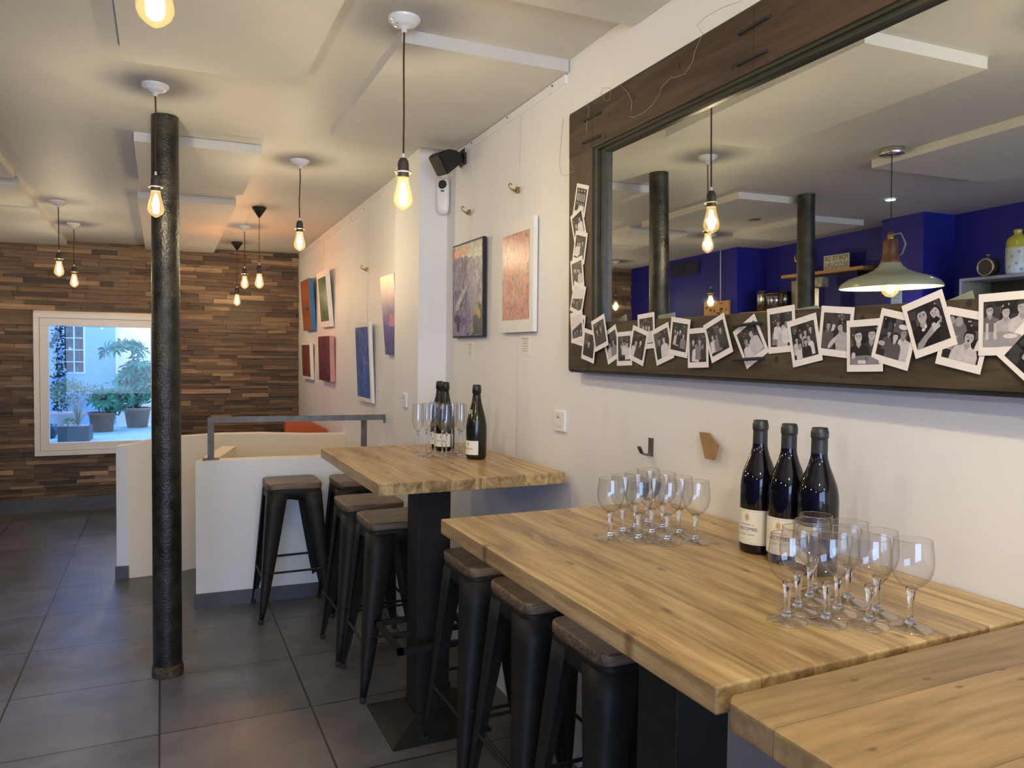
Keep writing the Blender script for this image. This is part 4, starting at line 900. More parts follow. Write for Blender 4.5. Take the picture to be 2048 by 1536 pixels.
for i, (u, w, ang, kind, lab) in enumerate(cards):
    lvl = .0352 + (i % 9)*.0009 if i < 17 else .0352+((i-17) % 10)*.0009
    if kind == 2 and abs(ang-29.9) < .01: lvl = .0358
    t = thing('instant_photo', lab, 'photo', tuple(ml(u, w, lvl)), group='black and white instant photos stuck to the mirror frame')
    a = math.radians(ang); X = MU*math.cos(a)+MW*math.sin(a); Y = -MU*math.sin(a)+MW*math.cos(a); Z = -MN
    t.rotation_euler = Matrix((X, Y, Z)).transposed().to_euler()
    mb = MB(); mb.box(-CW/2, CW/2, -CH/2, CH/2, 0, .0005)
    for f in mb.bm.faces:
        if f.calc_center_median().z < .0001: f.material_index = 1
    mb.build('card', [M['photo_white'], M['photo_back']], t, local=True)
    mb = MB(); picture(mb, kind, random.Random(100+i))
    o = mb.build('print', GREYS, t, local=True)

# ------------------------------------------------------------------ picture rail and hanging wires
def rail(Xw, ya, yb, label, zoff=.048):
    t = thing('picture_rail', label, 'picture rail', (Xw, (ya+yb)/2, 2.5))
    mb = MB(); za, zb = zc(Xw, ya)-zoff, zc(Xw, yb)-zoff
    vs = [mb.v(p) for p in ((Xw, ya, za-.032), (Xw-.010, ya, za-.032), (Xw-.010, ya, za), (Xw, ya, za), (Xw, yb, zb-.032), (Xw-.010, yb, zb-.032), (Xw-.010, yb, zb), (Xw, yb, zb))]
    for q in ((0, 1, 2, 3), (7, 6, 5, 4), (0, 4, 5, 1), (1, 5, 6, 2), (2, 6, 7, 3), (3, 7, 4, 0)): mb.face([vs[i] for i in q])
    mb.build('rail', M['white_plastic'], t); y = ya+.1
    while y < yb: MB().tube([(Xw-.0105, y, zc(Xw, y)-zoff-.010), (Xw-.0125, y, zc(Xw, y)-zoff-.010)], .004, 8).build('screw', M['dark_cord'], t); y += .42
rail(WX, 2.53, 3.83, 'white picture rail high on the wall between the mirror and the pilaster')
rail(FX, 4.33, 8.05, 'white picture rail high on the far wall section beyond the pilaster')
def wire(Xw, y, z0, z1, hookz, label):
    t = thing('hanging_wire', label, 'picture wire', (Xw-.003, y, z1))
    MB().tube([(Xw-.003, y, z1), (Xw-.003, y, z0)], .0012, 6).build('wire', M['pvc'], t)
    if hookz:
        mb = MB(); P = [(Xw-.012, y, hookz-.010), (Xw-.030, y+.004, hookz-.004), (Xw-.046, y+.006, hookz+.004), (Xw-.052, y+.006, hookz+.016), (Xw-.044, y+.006, hookz+.024), (Xw-.036, y+.006, hookz+.018)]
        mb.tube(P, [.006, .005, .003, .0028, .0026, .0022], 8); mb.box(Xw-.020, Xw-.006, y-.008, y+.008, hookz-.016, hookz+.010, bev=.003); mb.build('brass_hook', M['brass'], t)
wire(WX, 3.49, 2.02, 2.56, 2.228, 'nylon hanging wire with brass hook above the black-framed painting')
wire(WX, 2.93, 1.09, 2.55, 2.230, 'nylon hanging wire with brass hook above the pink painting')
wire(FX, 5.19, 1.70, 2.53, 2.105, 'nylon hanging wire with brass hook above the tall blue painting')
wire(FX, 6.75, 2.20, 2.50, None, 'nylon hanging wire above the green painting')

# ------------------------------------------------------------------ paintings
def painting(label, Xw, yf, yn, zb, zt_, bot, top, thick, front, side, border=None, bmat=None, dots=None, extra=None, frame_w=0.0):
    """yf far edge, yn near edge; bot/top: gap of the back from the wall at the bottom and top"""
    H = zt_-zb; t = thing('painting', label, 'painting', (Xw-bot-thick/2, (yf+yn)/2, zb), group='unframed canvases hung from the picture rail')
    def P(y, z, d):       # d: distance in front of the back plane
        k = (z-zb)/H; g = bot+(top-bot)*k; return (Xw-g-d, y, z)
    def slab(mb, y0, y1, z0, z1, d0, d1, mi=0):
        vs = [mb.v(P(y, z, d)) for d in (d0, d1) for y, z in ((y0, z0), (y1, z0), (y1, z1), (y0, z1))]
        for q in ((0, 3, 2, 1), (4, 5, 6, 7), (0, 1, 5, 4), (1, 2, 6, 5), (2, 3, 7, 6), (3, 0, 4, 7)): mb.face([vs[i] for i in q], mi)
    mb = MB(); slab(mb, yn, yf, zb, zt_, 0, thick-.0015); mb.build('canvas', side, t)
    b = border or (0, 0, 0, 0)
    mb = MB(); slab(mb, yn+b[0]+frame_w, yf-b[1]-frame_w, zb+b[2]+frame_w, zt_-b[3]-frame_w, thick-.0015, thick-.0003)
    f_ = mb.build('painted_front', front, t)
    if extra:
        mb = MB()
        for j, (pts, mi) in enumerate(extra['polys']):
            mb.face([mb.v(P(yf+(yn-yf)*u, zb+H*v, thick+.0002+.0001*j)) for u, v in pts], mi)
        mb.build('brushwork', extra['mats'], t)
    if dots:
        mb = MB()
        for v in dots:
            z = zb+H*v; p = P(yn, z, thick*.5); mb.lathe([(0, -.002), (.0042, -.001), (.0042, .0)], (0, 0, 0), 8, mat=Matrix.Translation(p) @ Matrix.Rotation(-PI/2, 4, 'X') @ Matrix.Rotation(PI, 4, 'X'))
        mb.build('tack', M['dark_cord'], t)
    return t, P
canvas_w = plain('white_canvas', (0.80, 0.78, 0.74), 0.7, var=0.02, bump=.1, bscale=300)
art1 = abstract('multicolour_painting', [(0.30, (0.03, 0.02, 0.03)), (0.38, (0.14, 0.05, 0.12)), (0.45, (0.06, 0.09, 0.32)), (0.50, (0.22, 0.14, 0.27)), (0.56, (0.30, 0.27, 0.34)), (0.62, (0.24, 0.11, 0.06)), (0.68, (0.42, 0.36, 0.33)), (0.76, (0.16, 0.06, 0.14))], (11, 11, 9), 1.6, marks=[(0.50, 0.48, 0.48), (0.03, 0.03, 0.05)], mscale=62)
ex = {'mats': [plain('cream_paint', (0.50, 0.47, 0.38), .4, var=.35, nscale=45), plain('salmon_paint', (0.72, 0.36, 0.20), .4, var=.3, nscale=60), plain('dark_paint', (0.05, 0.02, 0.03), .4), plain('ochre_paint', (0.38, 0.32, 0.12), .4, var=.5, nscale=50), plain('red_paint', (0.42, 0.08, 0.05), .4, var=.3), plain('olive_black_paint', (0.07, 0.065, 0.05), .4, var=.6, nscale=45)],
      'polys': [([(.04, .98), (.97, .97), (.97, .86), (.90, .80), (.82, .83), (.74, .79), (.66, .84), (.58, .82), (.50, .85), (.40, .84), (.30, .86), (.04, .85)], 0), ([(.02, .97), (.10, .97), (.11, .84), (.02, .82)], 4), ([(.07, .93), (.52, .955), (.60, .915), (.52, .875), (.12, .855), (.07, .865)], 1),
                ([(.42, .86), (.47, .86), (.45, .74), (.41, .68), (.38, .68), (.40, .76)], 5), ([(.33, .84), (.37, .84), (.36, .72), (.32, .66)], 5),
                ([(.10, .30), (.20, .29), (.30, .38), (.46, .48), (.58, .60), (.50, .555), (.36, .50), (.22, .42), (.13, .35)], 0),
                ([(.64, .02), (.97, .03), (.97, .32), (.86, .36), (.72, .24), (.66, .12)], 5), ([(.72, .22), (.84, .34), (.96, .22), (.90, .18), (.80, .24)], 3), ([(.62, .02), (.66, .16), (.70, .16), (.72, .06)], 3),
                ([(.06, .20), (.10, .245), (.18, .25), (.27, .21), (.30, .16), (.24, .165), (.22, .06), (.16, .06), (.15, .17), (.08, .165)], 2)]}
t, P1 = painting('tall black-framed abstract painting in violet and blue on the wall right of the pilaster', WX, 3.672, 3.268, 1.608, 2.078, .006, .010, .019, art1, M['black_plastic'], frame_w=.008, extra=ex)
art2 = abstract('pink_painting', [(0.3, (0.36, 0.09, 0.08)), (0.45, (0.56, 0.18, 0.16)), (0.6, (0.60, 0.24, 0.21)), (0.75, (0.48, 0.30, 0.15))], (8, 8, 6), 1.2, marks=[(0.09, 0.08, 0.06), (0.50, 0.38, 0.25)], mscale=70, mthr=.585, rough=.3)
painting('white canvas with a pink painted centre, next to the mirror', WX, 3.078, 2.742, 1.622, 2.091, .006, .008, .020, art2, canvas_w, border=(.036, .034, .053, .050), dots=[.03+.153*i for i in range(7)])
art3 = abstract('blue_painting', [(0.3, (0.02, 0.05, 0.22)), (0.5, (0.04, 0.10, 0.36)), (0.65, (0.10, 0.19, 0.48)), (0.8, (0.28, 0.36, 0.58))], (9, 9, 7), 1.0, marks=[(0.40, 0.47, 0.66), (0.02, 0.03, 0.14)], mscale=42, mthr=.64)
painting('tall blue painting with white border, leaning out from the far wall low above the rail', FX, 5.387, 4.958, 1.186, 1.730, .006, .030, .022, art3, canvas_w, border=(.035, .035, .028, .030), dots=[.04, .2, .36, .52, .68, .84, .97])
art4 = abstract('violet_painting', [(0.25, (0.10, 0.07, 0.20)), (0.40, (0.18, 0.13, 0.30)), (0.5, (0.28, 0.19, 0.33)), (0.62, (0.45, 0.34, 0.40)), (0.8, (0.58, 0.46, 0.44))], (6, 6, 5), 1.0, marks=[(0.72, 0.62, 0.62)], mscale=38, mthr=.66, grad=(-.02, .52))
painting('pale violet painting half hidden behind the pilaster', FX, 4.635, 4.33, 1.515, 1.995, .002, .040, .024, art4, canvas_w,
         extra={'mats': [plain('rose_paint', (0.66, 0.22, 0.30), .4, var=.2, nscale=40)], 'polys': [([(.45, .36), (.98, .35), (.98, .52), (.75, .49), (.6, .52), (.48, .47)], 0)]})
art5 = abstract('orange_painting', [(0.3, (0.22, 0.05, 0.02)), (0.5, (0.32, 0.09, 0.03)), (0.62, (0.36, 0.12, 0.05)), (0.8, (0.16, 0.06, 0.04))], (5, 5, 5), .8)
painting('orange painting with blue sides, upper left of the four by the clad wall', FX, 7.54, 7.09, 1.727, 2.200, .004, .036, .042, art5, plain('blue_canvas_side', (0.02, 0.17, 0.42), .5),
         extra={'mats': [plain('dark_brown_paint', (0.05, 0.03, 0.03), .4)], 'polys': [([(.42, .40), (.50, .455), (.72, .46), (.84, .42), (.82, .40)], 0)]})
art6 = abstract('green_painting', [(0.3, (0.02, 0.05, 0.02)), (0.5, (0.05, 0.11, 0.04)), (0.65, (0.12, 0.20, 0.08)), (0.8, (0.25, 0.24, 0.10))], (9, 9, 7), 1.2, marks=[(0.30, 0.32, 0.18)], mscale=50, mthr=.66)
painting('dark green painting with white border, upper right of the four by the clad wall', FX, 6.73, 6.30, 1.737, 2.205, .004, .044, .030, art6, canvas_w, border=(.045, .05, .05, .05), dots=[.05, .2, .36, .52, .7, .86])
art7 = abstract('brown_red_painting', [(0.3, (0.10, 0.025, 0.02)), (0.5, (0.20, 0.05, 0.035)), (0.65, (0.28, 0.09, 0.06)), (0.8, (0.36, 0.16, 0.10))], (7, 7, 6), 1.0)
painting('brown-red painting with white edge, lower left of the four by the clad wall', FX, 7.68, 7.19, 1.262, 1.610, .004, .018, .030, art7, canvas_w, border=(.03, .03, .025, .02), dots=[.1, .3, .5, .7, .9])
art8 = abstract('maroon_painting', [(0.3, (0.06, 0.01, 0.015)), (0.5, (0.13, 0.02, 0.03)), (0.65, (0.20, 0.05, 0.06)), (0.8, (0.10, 0.02, 0.05))], (7, 7, 6), 1.0, marks=[(0.55, 0.50, 0.50)], mscale=60, mthr=.68)
painting('maroon painting with pink sides, lower right of the four by the clad wall', FX, 6.74, 6.25, 1.279, 1.658, .004, .014, .040, art8, plain('pink_canvas_side', (0.60, 0.28, 0.26), .5))
# small caption cards
def caption(Xw, yf, yn, zb, zt_, label, lines=6):
    t = thing('caption_card', label, 'label card', (Xw-.001, (yf+yn)/2, zb))
    MB().box(Xw-.0022, Xw-.0002, yn, yf, zb, zt_).build('paper', M['label'], t)
    mb = MB(); rn = random.Random(5); H = zt_-zb; c = (yf+yn)/2; w0 = abs(yf-yn)*.38
    for i in range(lines):
        z = zt_-H*(.14+.76*i/lines); w = w0*(1.0 if i == 0 else rn.uniform(.4, .85)); n = int(w/.0025)
        for k in range(n): 
            y = c-w+2*w*k/max(1, n); mb.box(Xw-.0026, Xw-.0022, y, y+2*w/n*.72, z-.0018 if i else z-.003, z+.0014)
    mb.build('printed_lines', M['faint_ink'], t)
caption(WX, 3.512, 3.452, 1.506, 1.583, 'small cream caption card under the black-framed painting')
caption(WX, 2.905, 2.815, 1.524, 1.607, 'small cream caption card under the pink painting')
caption(FX, 4.90, 4.84, 1.215, 1.285, 'small white caption card beside the tall blue painting', 3)

# ------------------------------------------------------------------ wall fittings
def power_socket(Xw, y, z, label, w=.041, h=.040):
    t = thing('power_socket', label, 'power socket', (Xw, y, z), group='white wall sockets')
    MB().box(Xw-.012, Xw, y-w, y+w, z-h, z+h, bev=.004).build('cover_plate', M['white_plastic'], t)
    mt = Matrix.Translation((Xw-.012, y, z+.004)) @ Matrix.Rotation(-PI/2, 4, 'Y')
    MB().lathe([(.0225, -.0005), (.0225, .0015), (.0205, .0018), (.0200, -.006), (0, -.006)], (0, 0, 0), 28, mat=mt).build('well', plain('socket_well', (0.62, 0.60, 0.57), .4), t)
    mb = MB()
    for dy, dz in ((-.0095, 0), (.0095, 0)): mb.box(Xw-.0072, Xw-.005, y+dy-.0022, y+dy+.0022, z+.004+dz-.0022, z+.004+dz+.0022)
    mb.box(Xw-.016, Xw-.006, y-.002, y+.002, z+.012, z+.016); mb.build('pin_hole', M['black_plastic'], t)
    MB().box(Xw-.0125, Xw-.012, y-.024, y+.024, z-.025, z-.0235).build('groove', M['faint_ink'], t)
power_socket(WX, 2.535, 1.275, 'white double-height power socket on the wall between table and mirror', .046, .040)
power_socket(PX, 4.075, 1.262, 'white power socket on the pilaster above the far table')
t = thing('coat_hook', 'small steel J-shaped hook on the wall above the far wine glasses', 'wall hook', (WX, 1.945, 1.24))
mb = MB(); mb.box(WX-.003, WX, 1.934, 1.958, 1.216, 1.272); mb.build('back_plate', M['steel_rail'], t)
mb = MB(); P = [(WX-.002, 1.946, 1.220), (WX-.020, 1.946, 1.217), (WX-.036, 1.946, 1.224), (WX-.046, 1.946, 1.244)]
for a, b2 in zip(P, P[1:]): mb.prism([(a[0], a[2]), (b2[0], b2[2]), (b2[0]+.001, b2[2]+.004), (a[0]+.001, a[2]+.004)], 1, 1.936, 1.956)
mb.build('hook_arm', M['steel_rail'], t)
MB().tube([(WX-.003, 1.946, 1.264), (WX-.005, 1.946, 1.264)], .004, 10).build('screw', M['chrome'], t)
t = thing('wooden_peg', 'small brown five-sided wooden piece fixed to the wall left of the red wine bottles', 'wall hook', (WX, 1.65, 1.28))
MB().prism([(1.690, 1.3165), (1.650, 1.3185), (1.612, 1.289), (1.622, 1.251), (1.630, 1.246), (1.662, 1.245)], 0, WX-.022, WX-.016).build('plate', M['card_wood'], t)
MB().box(WX-.016, WX, 1.635, 1.655, 1.27, 1.29).build('spacer', M['card_wood'], t)
# speaker
t = thing('wall_speaker', 'black loudspeaker on a swivel bracket high beside the pilaster', 'speaker', (1.31, 3.58, 2.47), (0, 0, 0))
mb = MB(); prof = [(-.062, -.050), (.045, .000), (.055, .020), (.050, .042), (.030, .058), (-.02, .070), (-.070, .062), (-.100, .048)]
rotm = Matrix.Rotation(math.radians(18), 4, 'Z') @ Matrix.Rotation(math.radians(-14), 4, 'Y')
mb.prism(prof, 1, -.045, .045, mat=rotm); bmesh.ops.bevel(mb.bm, geom=list(mb.bm.edges), offset=.006, segments=2, affect='EDGES')
mb.build('cabinet', M['black_plastic'], t, local=True)
mb = MB(); mb.tube([(.045, .012, .040), (.062, .018, .046), (.070, .02, .047)], .009, 12); mb.tube([(.058, .016, .066), (.058, .016, .022)], .010, 12); mb.build('swivel', M['black_plastic'], t, local=True)
MB().box(.068, .080, -.018, .052, .008, .088, bev=.004).build('wall_plate', M['black_plastic'], t, local=True)
MB().tube([(.045, .0, .0), (.06, 0, -.012), (.066, .004, -.004), (.06, .008, .004), (.05, .005, .0)], .002, 6).build('cable', M['cord'], t, local=True)
# alarm sensor
t = thing('motion_sensor', 'white alarm motion sensor below the speaker, in the pilaster corner', 'sensor', (1.352, 3.800, 2.262), (0, 0, math.radians(-28)))
mb = MB(); rings = []
for w, d, z in ((.010, .012, 0), (.024, .026, .006), (.031, .034, .020), (.034, .040, .05), (.034, .040, .14), (.032, .038, .175), (.026, .030, .186), (.012, .014, .190)):
    rings.append([mb.v((x*w, y*d-.0, z)) for x, y in [(math.copysign(abs(math.cos(a))**.5, math.cos(a)), math.copysign(abs(math.sin(a))**.6, math.sin(a))*.6) for a in [2*PI*(i+.5)/24 for i in range(24)]]])
mb.face(rings[0]); mb.face(rings[-1])
for A, B in zip(rings, rings[1:]):
    for i in range(24): mb.face([A[i], A[(i+1) % 24], B[(i+1) % 24], B[i]]).smooth = True
mb.build('housing', M['white_plastic'], t, local=True)
mb = MB(); pts = [(.0, .022), (.012, .020), (.020, .010), (.022, -.002), (.016, -.014), (.004, -.022), (-.012, -.022), (-.020, -.014), (-.021, .002), (-.016, .016)]
mb.prism([(x, .152+z) for x, z in pts], 1, -.031, -.0235); mb.build('lens', M['black_plastic'], t, local=True)
MB().box(-.008, .008, -.0305, -.024, .115, .121).build('indicator', M['black_plastic'], t, local=True)
# screw hole cover near ceiling

# ------------------------------------------------------------------ bar side (seen in the mirror)
mb = MB(); mb.box(-2.84, -2.50, 4.95, 6.10, 0, 1.845); cb = mb.build('cupboard_body', M['dark_box'])
t = thing('back_bar_cupboard', 'tall dark back-bar cupboard with a pale wooden top against the blue wall', 'cupboard', (-2.67, 5.5, 0)); cb.parent = t; cb.location = (2.67, -5.5, 0)
MB().box(-2.84, -2.49, 4.93, 6.115, 1.845, 1.868).build('top_board', M['shelf_wood'], t)
for y in (5.33, 5.72): MB().box(-2.505, -2.497, y-.19, y+.19, .1, 1.80).build('door', M['dark_box'], t)
def bucket(x, y, r, h, label, taper=.86):
    t = thing('wine_bucket', label, 'wine bucket', (x, y, 1.869), group='steel buckets on the back bar')
    MB().lathe([(0, 0), (r*taper, 0), (r*.93, h*.6), (r*.97, h*.80), (r*.985, h*.81), (r, h), (r+.003, h), (r+.003, h-.004), (r-.003, h), (r*.9*taper, .004), (0, .004)], (0, 0, 0), 36).build('body', M['chrome'], t, local=True)
    MB().lathe([(r*.975, h*.78), (r*.99, h*.79), (r*.98, h*.80)], (0, 0, 0), 36).build('band', M['chrome'], t, local=True)
bucket(-2.60, 5.90, .062, .20, 'tall plain steel wine cooler on the back bar, left one in the mirror', .98)
bucket(-2.58, 5.715, .082, .165, 'steel wine bucket with a rib band, centre of the mirror group')
bucket(-2.755, 5.78, .068, .19, 'steel wine bucket standing behind the two others', .9)
t = thing('poster_board', 'speckled grey board leaning on the back bar behind the second pole, seen in the mirror', 'board', (-2.74, 5.52, 1.869))
MB().box(-2.765, -2.745, 5.40, 5.67, 1.869, 2.155, bev=.01).build('panel', abstract('marbled_board', [(0.4, (0.30, 0.26, 0.23)), (0.55, (0.36, 0.32, 0.30)), (0.7, (0.12, 0.08, 0.07))], (9, 9, 9)), t)
t = thing('coffee_grinder', 'steel column grinder with a glass hopper on the back bar, seen in the mirror', 'grinder', (-2.6, 5.19, 1.869))
MB().box(-2.64, -2.56, 5.14, 5.235, 1.869, 2.050, bev=.008).build('column', M['chrome'], t)
MB().box(-2.645, -2.555, 5.10, 5.28, 2.052, 2.145, bev=.012).build('hopper', plain('smoky_hopper', (0.30, 0.28, 0.22), .15, var=.5, nscale=25), t)
t = thing('wall_shelf', 'wooden wall shelf with the enamel sign and golden figure, seen in the mirror', 'shelf', (-2.73, 5.19, 2.19))
MB().box(-2.84, -2.62, 4.705, 5.67, 2.176, 2.204).build('board', M['shelf_wood'], t)
for y in (4.85, 5.50): MB().box(-2.84, -2.70, y-.008, y+.008, 2.13, 2.176).build('bracket', M['black_metal'], t)
t = thing('enamel_sign', 'white enamel sign with black capitals propped on the shelf, seen in the mirror', 'sign', (-2.72, 5.09, 2.2045))
mb = MB(); mb.box(-2.726, -2.720, 4.945, 5.237, 2.2045, 2.345, bev=.002); mb.build('plate', plain('chipped_white_enamel', (0.55, 0.53, 0.44), .35, var=.15), t)
mb = MB(); add_text(mb, 'PORTE DE', .058, lambda u, v: (-2.7195, 5.091+u, 2.312+v), 0, 1.05); add_text(mb, 'SECOURS', .062, lambda u, v: (-2.7195, 5.091+u, 2.252+v), 0, 1.05); mb.build('lettering', M['ink'], t)
t = thing('golden_figurine', 'golden waving figurine at the end of the shelf, half behind the pole in the mirror', 'figurine', (-2.70, 5.50, 2.2045))
MB().lathe([(0, 0), (.038, 0), (.040, .014), (.030, .030), (.026, .05), (.034, .075), (.036, .10), (.026, .13), (.018, .145), (.030, .160), (.034, .18), (.030, .205), (.018, .220), (0, .226)], (0, 0, 0), 20).build('body', M['gold'], t, local=True)
mb = MB(); mb.tube([(.0, .03, .115), (.01, .055, .13), (.012, .062, .165), (.01, .055, .185)], [.012, .011, .010, .009], 10); mb.tube([(.0, -.03, .115), (.02, -.045, .09), (.03, -.035, .07)], [.011, .010, .008], 10); mb.build('arm', M['gold'], t, local=True)
mb = MB(); mb.lathe([(0, .02), (.010, 0)], (0, .018, .215), 8); mb.lathe([(0, .02), (.010, 0)], (0, -.018, .215), 8); mb.build('ear', M['gold'], t, local=True)
# vent grille
t = thing('vent_grille', 'dark blue louvred vent grille high on the blue wall, seen in the mirror', 'vent', (-2.46, 6.975, 2.39))
MB().box(-2.460, -2.448, 6.725, 7.225, 2.315, 2.47).build('frame', plain('blue_grille', (0.012, 0.014, 0.07), .5), t)
mb = MB()
for k in range(5):
    for a, b2 in ((6.745, 6.965), (6.985, 7.205)): mb.box(-2.450, -2.440, a, b2, 2.330+k*.027, 2.340+k*.027)
mb.build('slats', plain('grey_blue_slat', (0.03, 0.033, 0.06), .5), t)
# wooden picture on the blue wall
t = thing('wooden_picture', 'orange wooden picture with black print hanging on a white cord, seen in the mirror', 'picture', (-2.44, 6.41, 1.65))
MB().box(-2.455, -2.425, 6.215, 6.605, 1.60, 1.998).build('panel', plain('orange_birch', (0.62, 0.33, 0.12), .5, var=.12), t)
mb = MB(); rn = random.Random(9)
for i in range(60):
    y, z = rn.uniform(6.24, 6.57), rn.uniform(1.64, 1.975); w, h = rn.uniform(.004, .03), rn.uniform(.004, .03)
    if z > 1.93 and rn.random() < .5: continue
    mb.box(-2.425, -2.4235-.00001*i, y-w, y+w*.6, z-h*.6, z+h*.5)
mb.build('printed_pattern', M['ink'], t)
MB().tube([(-2.44, 6.352, 1.998), (-2.44, 6.352, 2.545)], .004, 6).build('cord', M['white_plastic'], t)
# wooden wall box with clock and vase
t = thing('crate_shelf', 'weathered grey wooden crate shelf at the right of the mirror reflection', 'crate shelf', (-2.72, 3.3, 1.75))
mb = MB(); mb.box(-2.92, -2.60, 2.72, 3.815, 1.995, 2.015); mb.build('top', M['ash'], t)
MB().box(-2.92, -2.60, 3.795, 3.815, 1.60, 1.995).build('side', M['ash'], t); MB().box(-2.92, -2.60, 2.72, 2.74, 1.60, 1.995).build('side', M['ash'], t)
MB().box(-2.92, -2.60, 2.74, 3.795, 1.58, 1.60).build('bottom', M['ash'], t); MB().box(-2.935, -2.92, 2.72, 3.815, 1.58, 2.015).build('back', M['dark_box'], t)
MB().box(-2.90, -2.62, 3.24, 3.26, 1.60, 1.995).build('divider', M['ash'], t)
t = thing('drum_clock', 'round dark green clock with a chrome ring on the crate shelf, seen in the mirror', 'clock', (-2.70, 3.665, 2.016))
rm = Matrix.Translation((0, 0, .072)) @ Matrix.Rotation(math.radians(90), 4, 'Y') @ Matrix.Rotation(math.radians(0), 4, 'X')
MB().lathe([(0, -.035), (.060, -.035), (.070, -.028), (.072, .02), (.066, .030)], (0, 0, 0), 36, mat=rm).build('case', plain('dark_green_enamel', (0.05, 0.06, 0.04), .3), t, local=True)
MB().lathe([(.066, .028), (.066, .036), (.056, .040), (.054, .034)], (0, 0, 0), 36, mat=rm).build('ring', M['chrome'], t, local=True)
MB().lathe([(0, .034), (.054, .034)], (0, 0, 0), 36, mat=rm).build('dial', plain('dark_dial', (0.02, 0.025, 0.04), .1), t, local=True)
MB().lathe([(.012, .138), (.012, .155), (.016, .157), (.016, .166), (0, .168)], (0, 0, 0), 16).build('crown', M['chrome'], t, local=True)
t = thing('ceramic_vase', 'bottle vase with yellow top and snowflake-patterned white body, seen in the mirror', 'vase', (-2.66, 3.43, 2.016))
MB().lathe([(0, 0), (.060, 0), (.068, .012), (.072, .05), (.072, .18)], (0, 0, 0), 36).build('body', plain('white_glaze', (0.55, 0.62, 0.64), .35, var=.04), t, local=True)
MB().lathe([(.072, .180), (.073, .186), (.071, .19), (.070, .225), (.060, .250), (.038, .268), (.026, .276), (.024, .288), (.027, .296), (.026, .308), (.018, .310), (0, .300)], (0, 0, 0), 36).build('shoulder', plain('yellow_glaze', (0.50, 0.46, 0.05), .12, var=.06, coat=.8), t, local=True)
mb = MB(); R = .0724
for i, (a, z) in enumerate(((-.7, .15), (-.1, .12), (.5, .155), (.9, .10), (-.5, .07), (.15, .05), (.7, .04), (-.9, .03), (1.2, .14))):
    for k in range(4):
        th_ = PI*k/4; du, dz = .011*math.cos(th_), .011*math.sin(th_); nu, nz = -.0012*math.sin(th_), .0012*math.cos(th_)
        mb.face([mb.v((R*math.cos(a+u/R), R*math.sin(a+u/R), z+v)) for u, v in ((-du-nu, -dz-nz), (du-nu, dz-nz), (du+nu, dz+nz), (-du+nu, -dz+nz))])
mb.build('pattern', plain('grey_glaze_pattern', (0.10, 0.13, 0.15), .4), t, local=True)
t = thing('spray_can', 'tiny pale blue tin in front of the crate shelf, seen in the mirror', 'tin', (-2.66, 3.655, 1.601))
MB().lathe([(0, 0), (.027, 0), (.027, .27), (.022, .285), (0, .29)], (0, 0, 0), 20).build('body', plain('pale_blue_tin', (0.5, 0.62, 0.75), .3), t, local=True)
MB().lathe([(.0275, .02), (.0275, .10)], (0, 0, 0), 20).build('band', plain('green_band', (0.35, 0.55, 0.20), .4), t, local=True)
t = thing('menu_board', 'white card with green-blue lines behind the enamel lamp, seen in the mirror', 'menu card', (-2.59, 4.35, 1.6))
MB().box(-2.598, -2.594, 4.30, 4.40, 1.60, 1.965).build('card', plain('pale_card', (0.45, 0.58, 0.66), .5), t)
mb = MB()
for k in range(9): mb.box(-2.594, -2.5935, 4.32, 4.38, 1.93-k*.03, 1.937-k*.03)
mb.build('printed_lines', M['faint_ink'], t)
# bar counter in front of the blue wall
t = thing('bar_counter', 'bar counter in front of the blue wall, below the mirror view', 'bar counter', (-1.75, 3.6, 0))
MB().box(-1.95, -1.55, 2.2, 5.1, 0, 1.05).build('body', M['dark_box'], t); MB().box(-2.0, -1.48, 2.15, 5.15, 1.05, 1.09, bev=.004).build('worktop', M['shelf_wood'], t)

# ------------------------------------------------------------------ courtyard outside window_1
ZG = 0.50
struct(MB().box(-6, 5, BY+.2, 14, ZG-.4, ZG).build('courtyard_ground', M['court_floor']))
mb = MB()
for a in ((-6, -1.19, ZG, 3.6), (-0.93, -0.57, ZG, 3.6), (-1.19, -0.93, ZG, 1.19), (-1.19, -.93, 1.98, 3.6)): mb.box(a[0], a[1], 11.5, 11.7, a[2], a[3])
struct(mb.build('courtyard_wall', M['court_wall']))
struct(MB().box(-0.57, 5, 11.8, 12.0, ZG, 3.6).build('courtyard_house_wall', M['court_cream']))
t = thing('garden_window', 'white casement window with small panes in the blue courtyard wall', 'window', (-1.06, 11.5, 1.19))
mb = MB(); frame(mb, -1.19, -.93, 1.19, 1.98, .02, 11.49, 11.54); mb.box(-1.065, -1.05, 11.49, 11.54, 1.2, 1.97)
for k in range(1, 5): mb.box(-1.18, -.94, 11.495, 11.535, 1.19+k*.158-.006, 1.19+k*.158+.006)
mb.build('casement', plain('pale_blue_paint', (0.70, 0.78, 0.90), .5), t)
MB().box(-1.18, -.94, 11.56, 11.57, 1.2, 1.97).build('pane', plain('dim_room_pane', (0.10, 0.11, 0.12), .08, var=.8, nscale=12), t)
MB().box(-.99, -.945, 11.545, 11.555, 1.22, 1.70).build('curtain', plain('red_curtain', (0.40, 0.05, 0.06), .8), t)
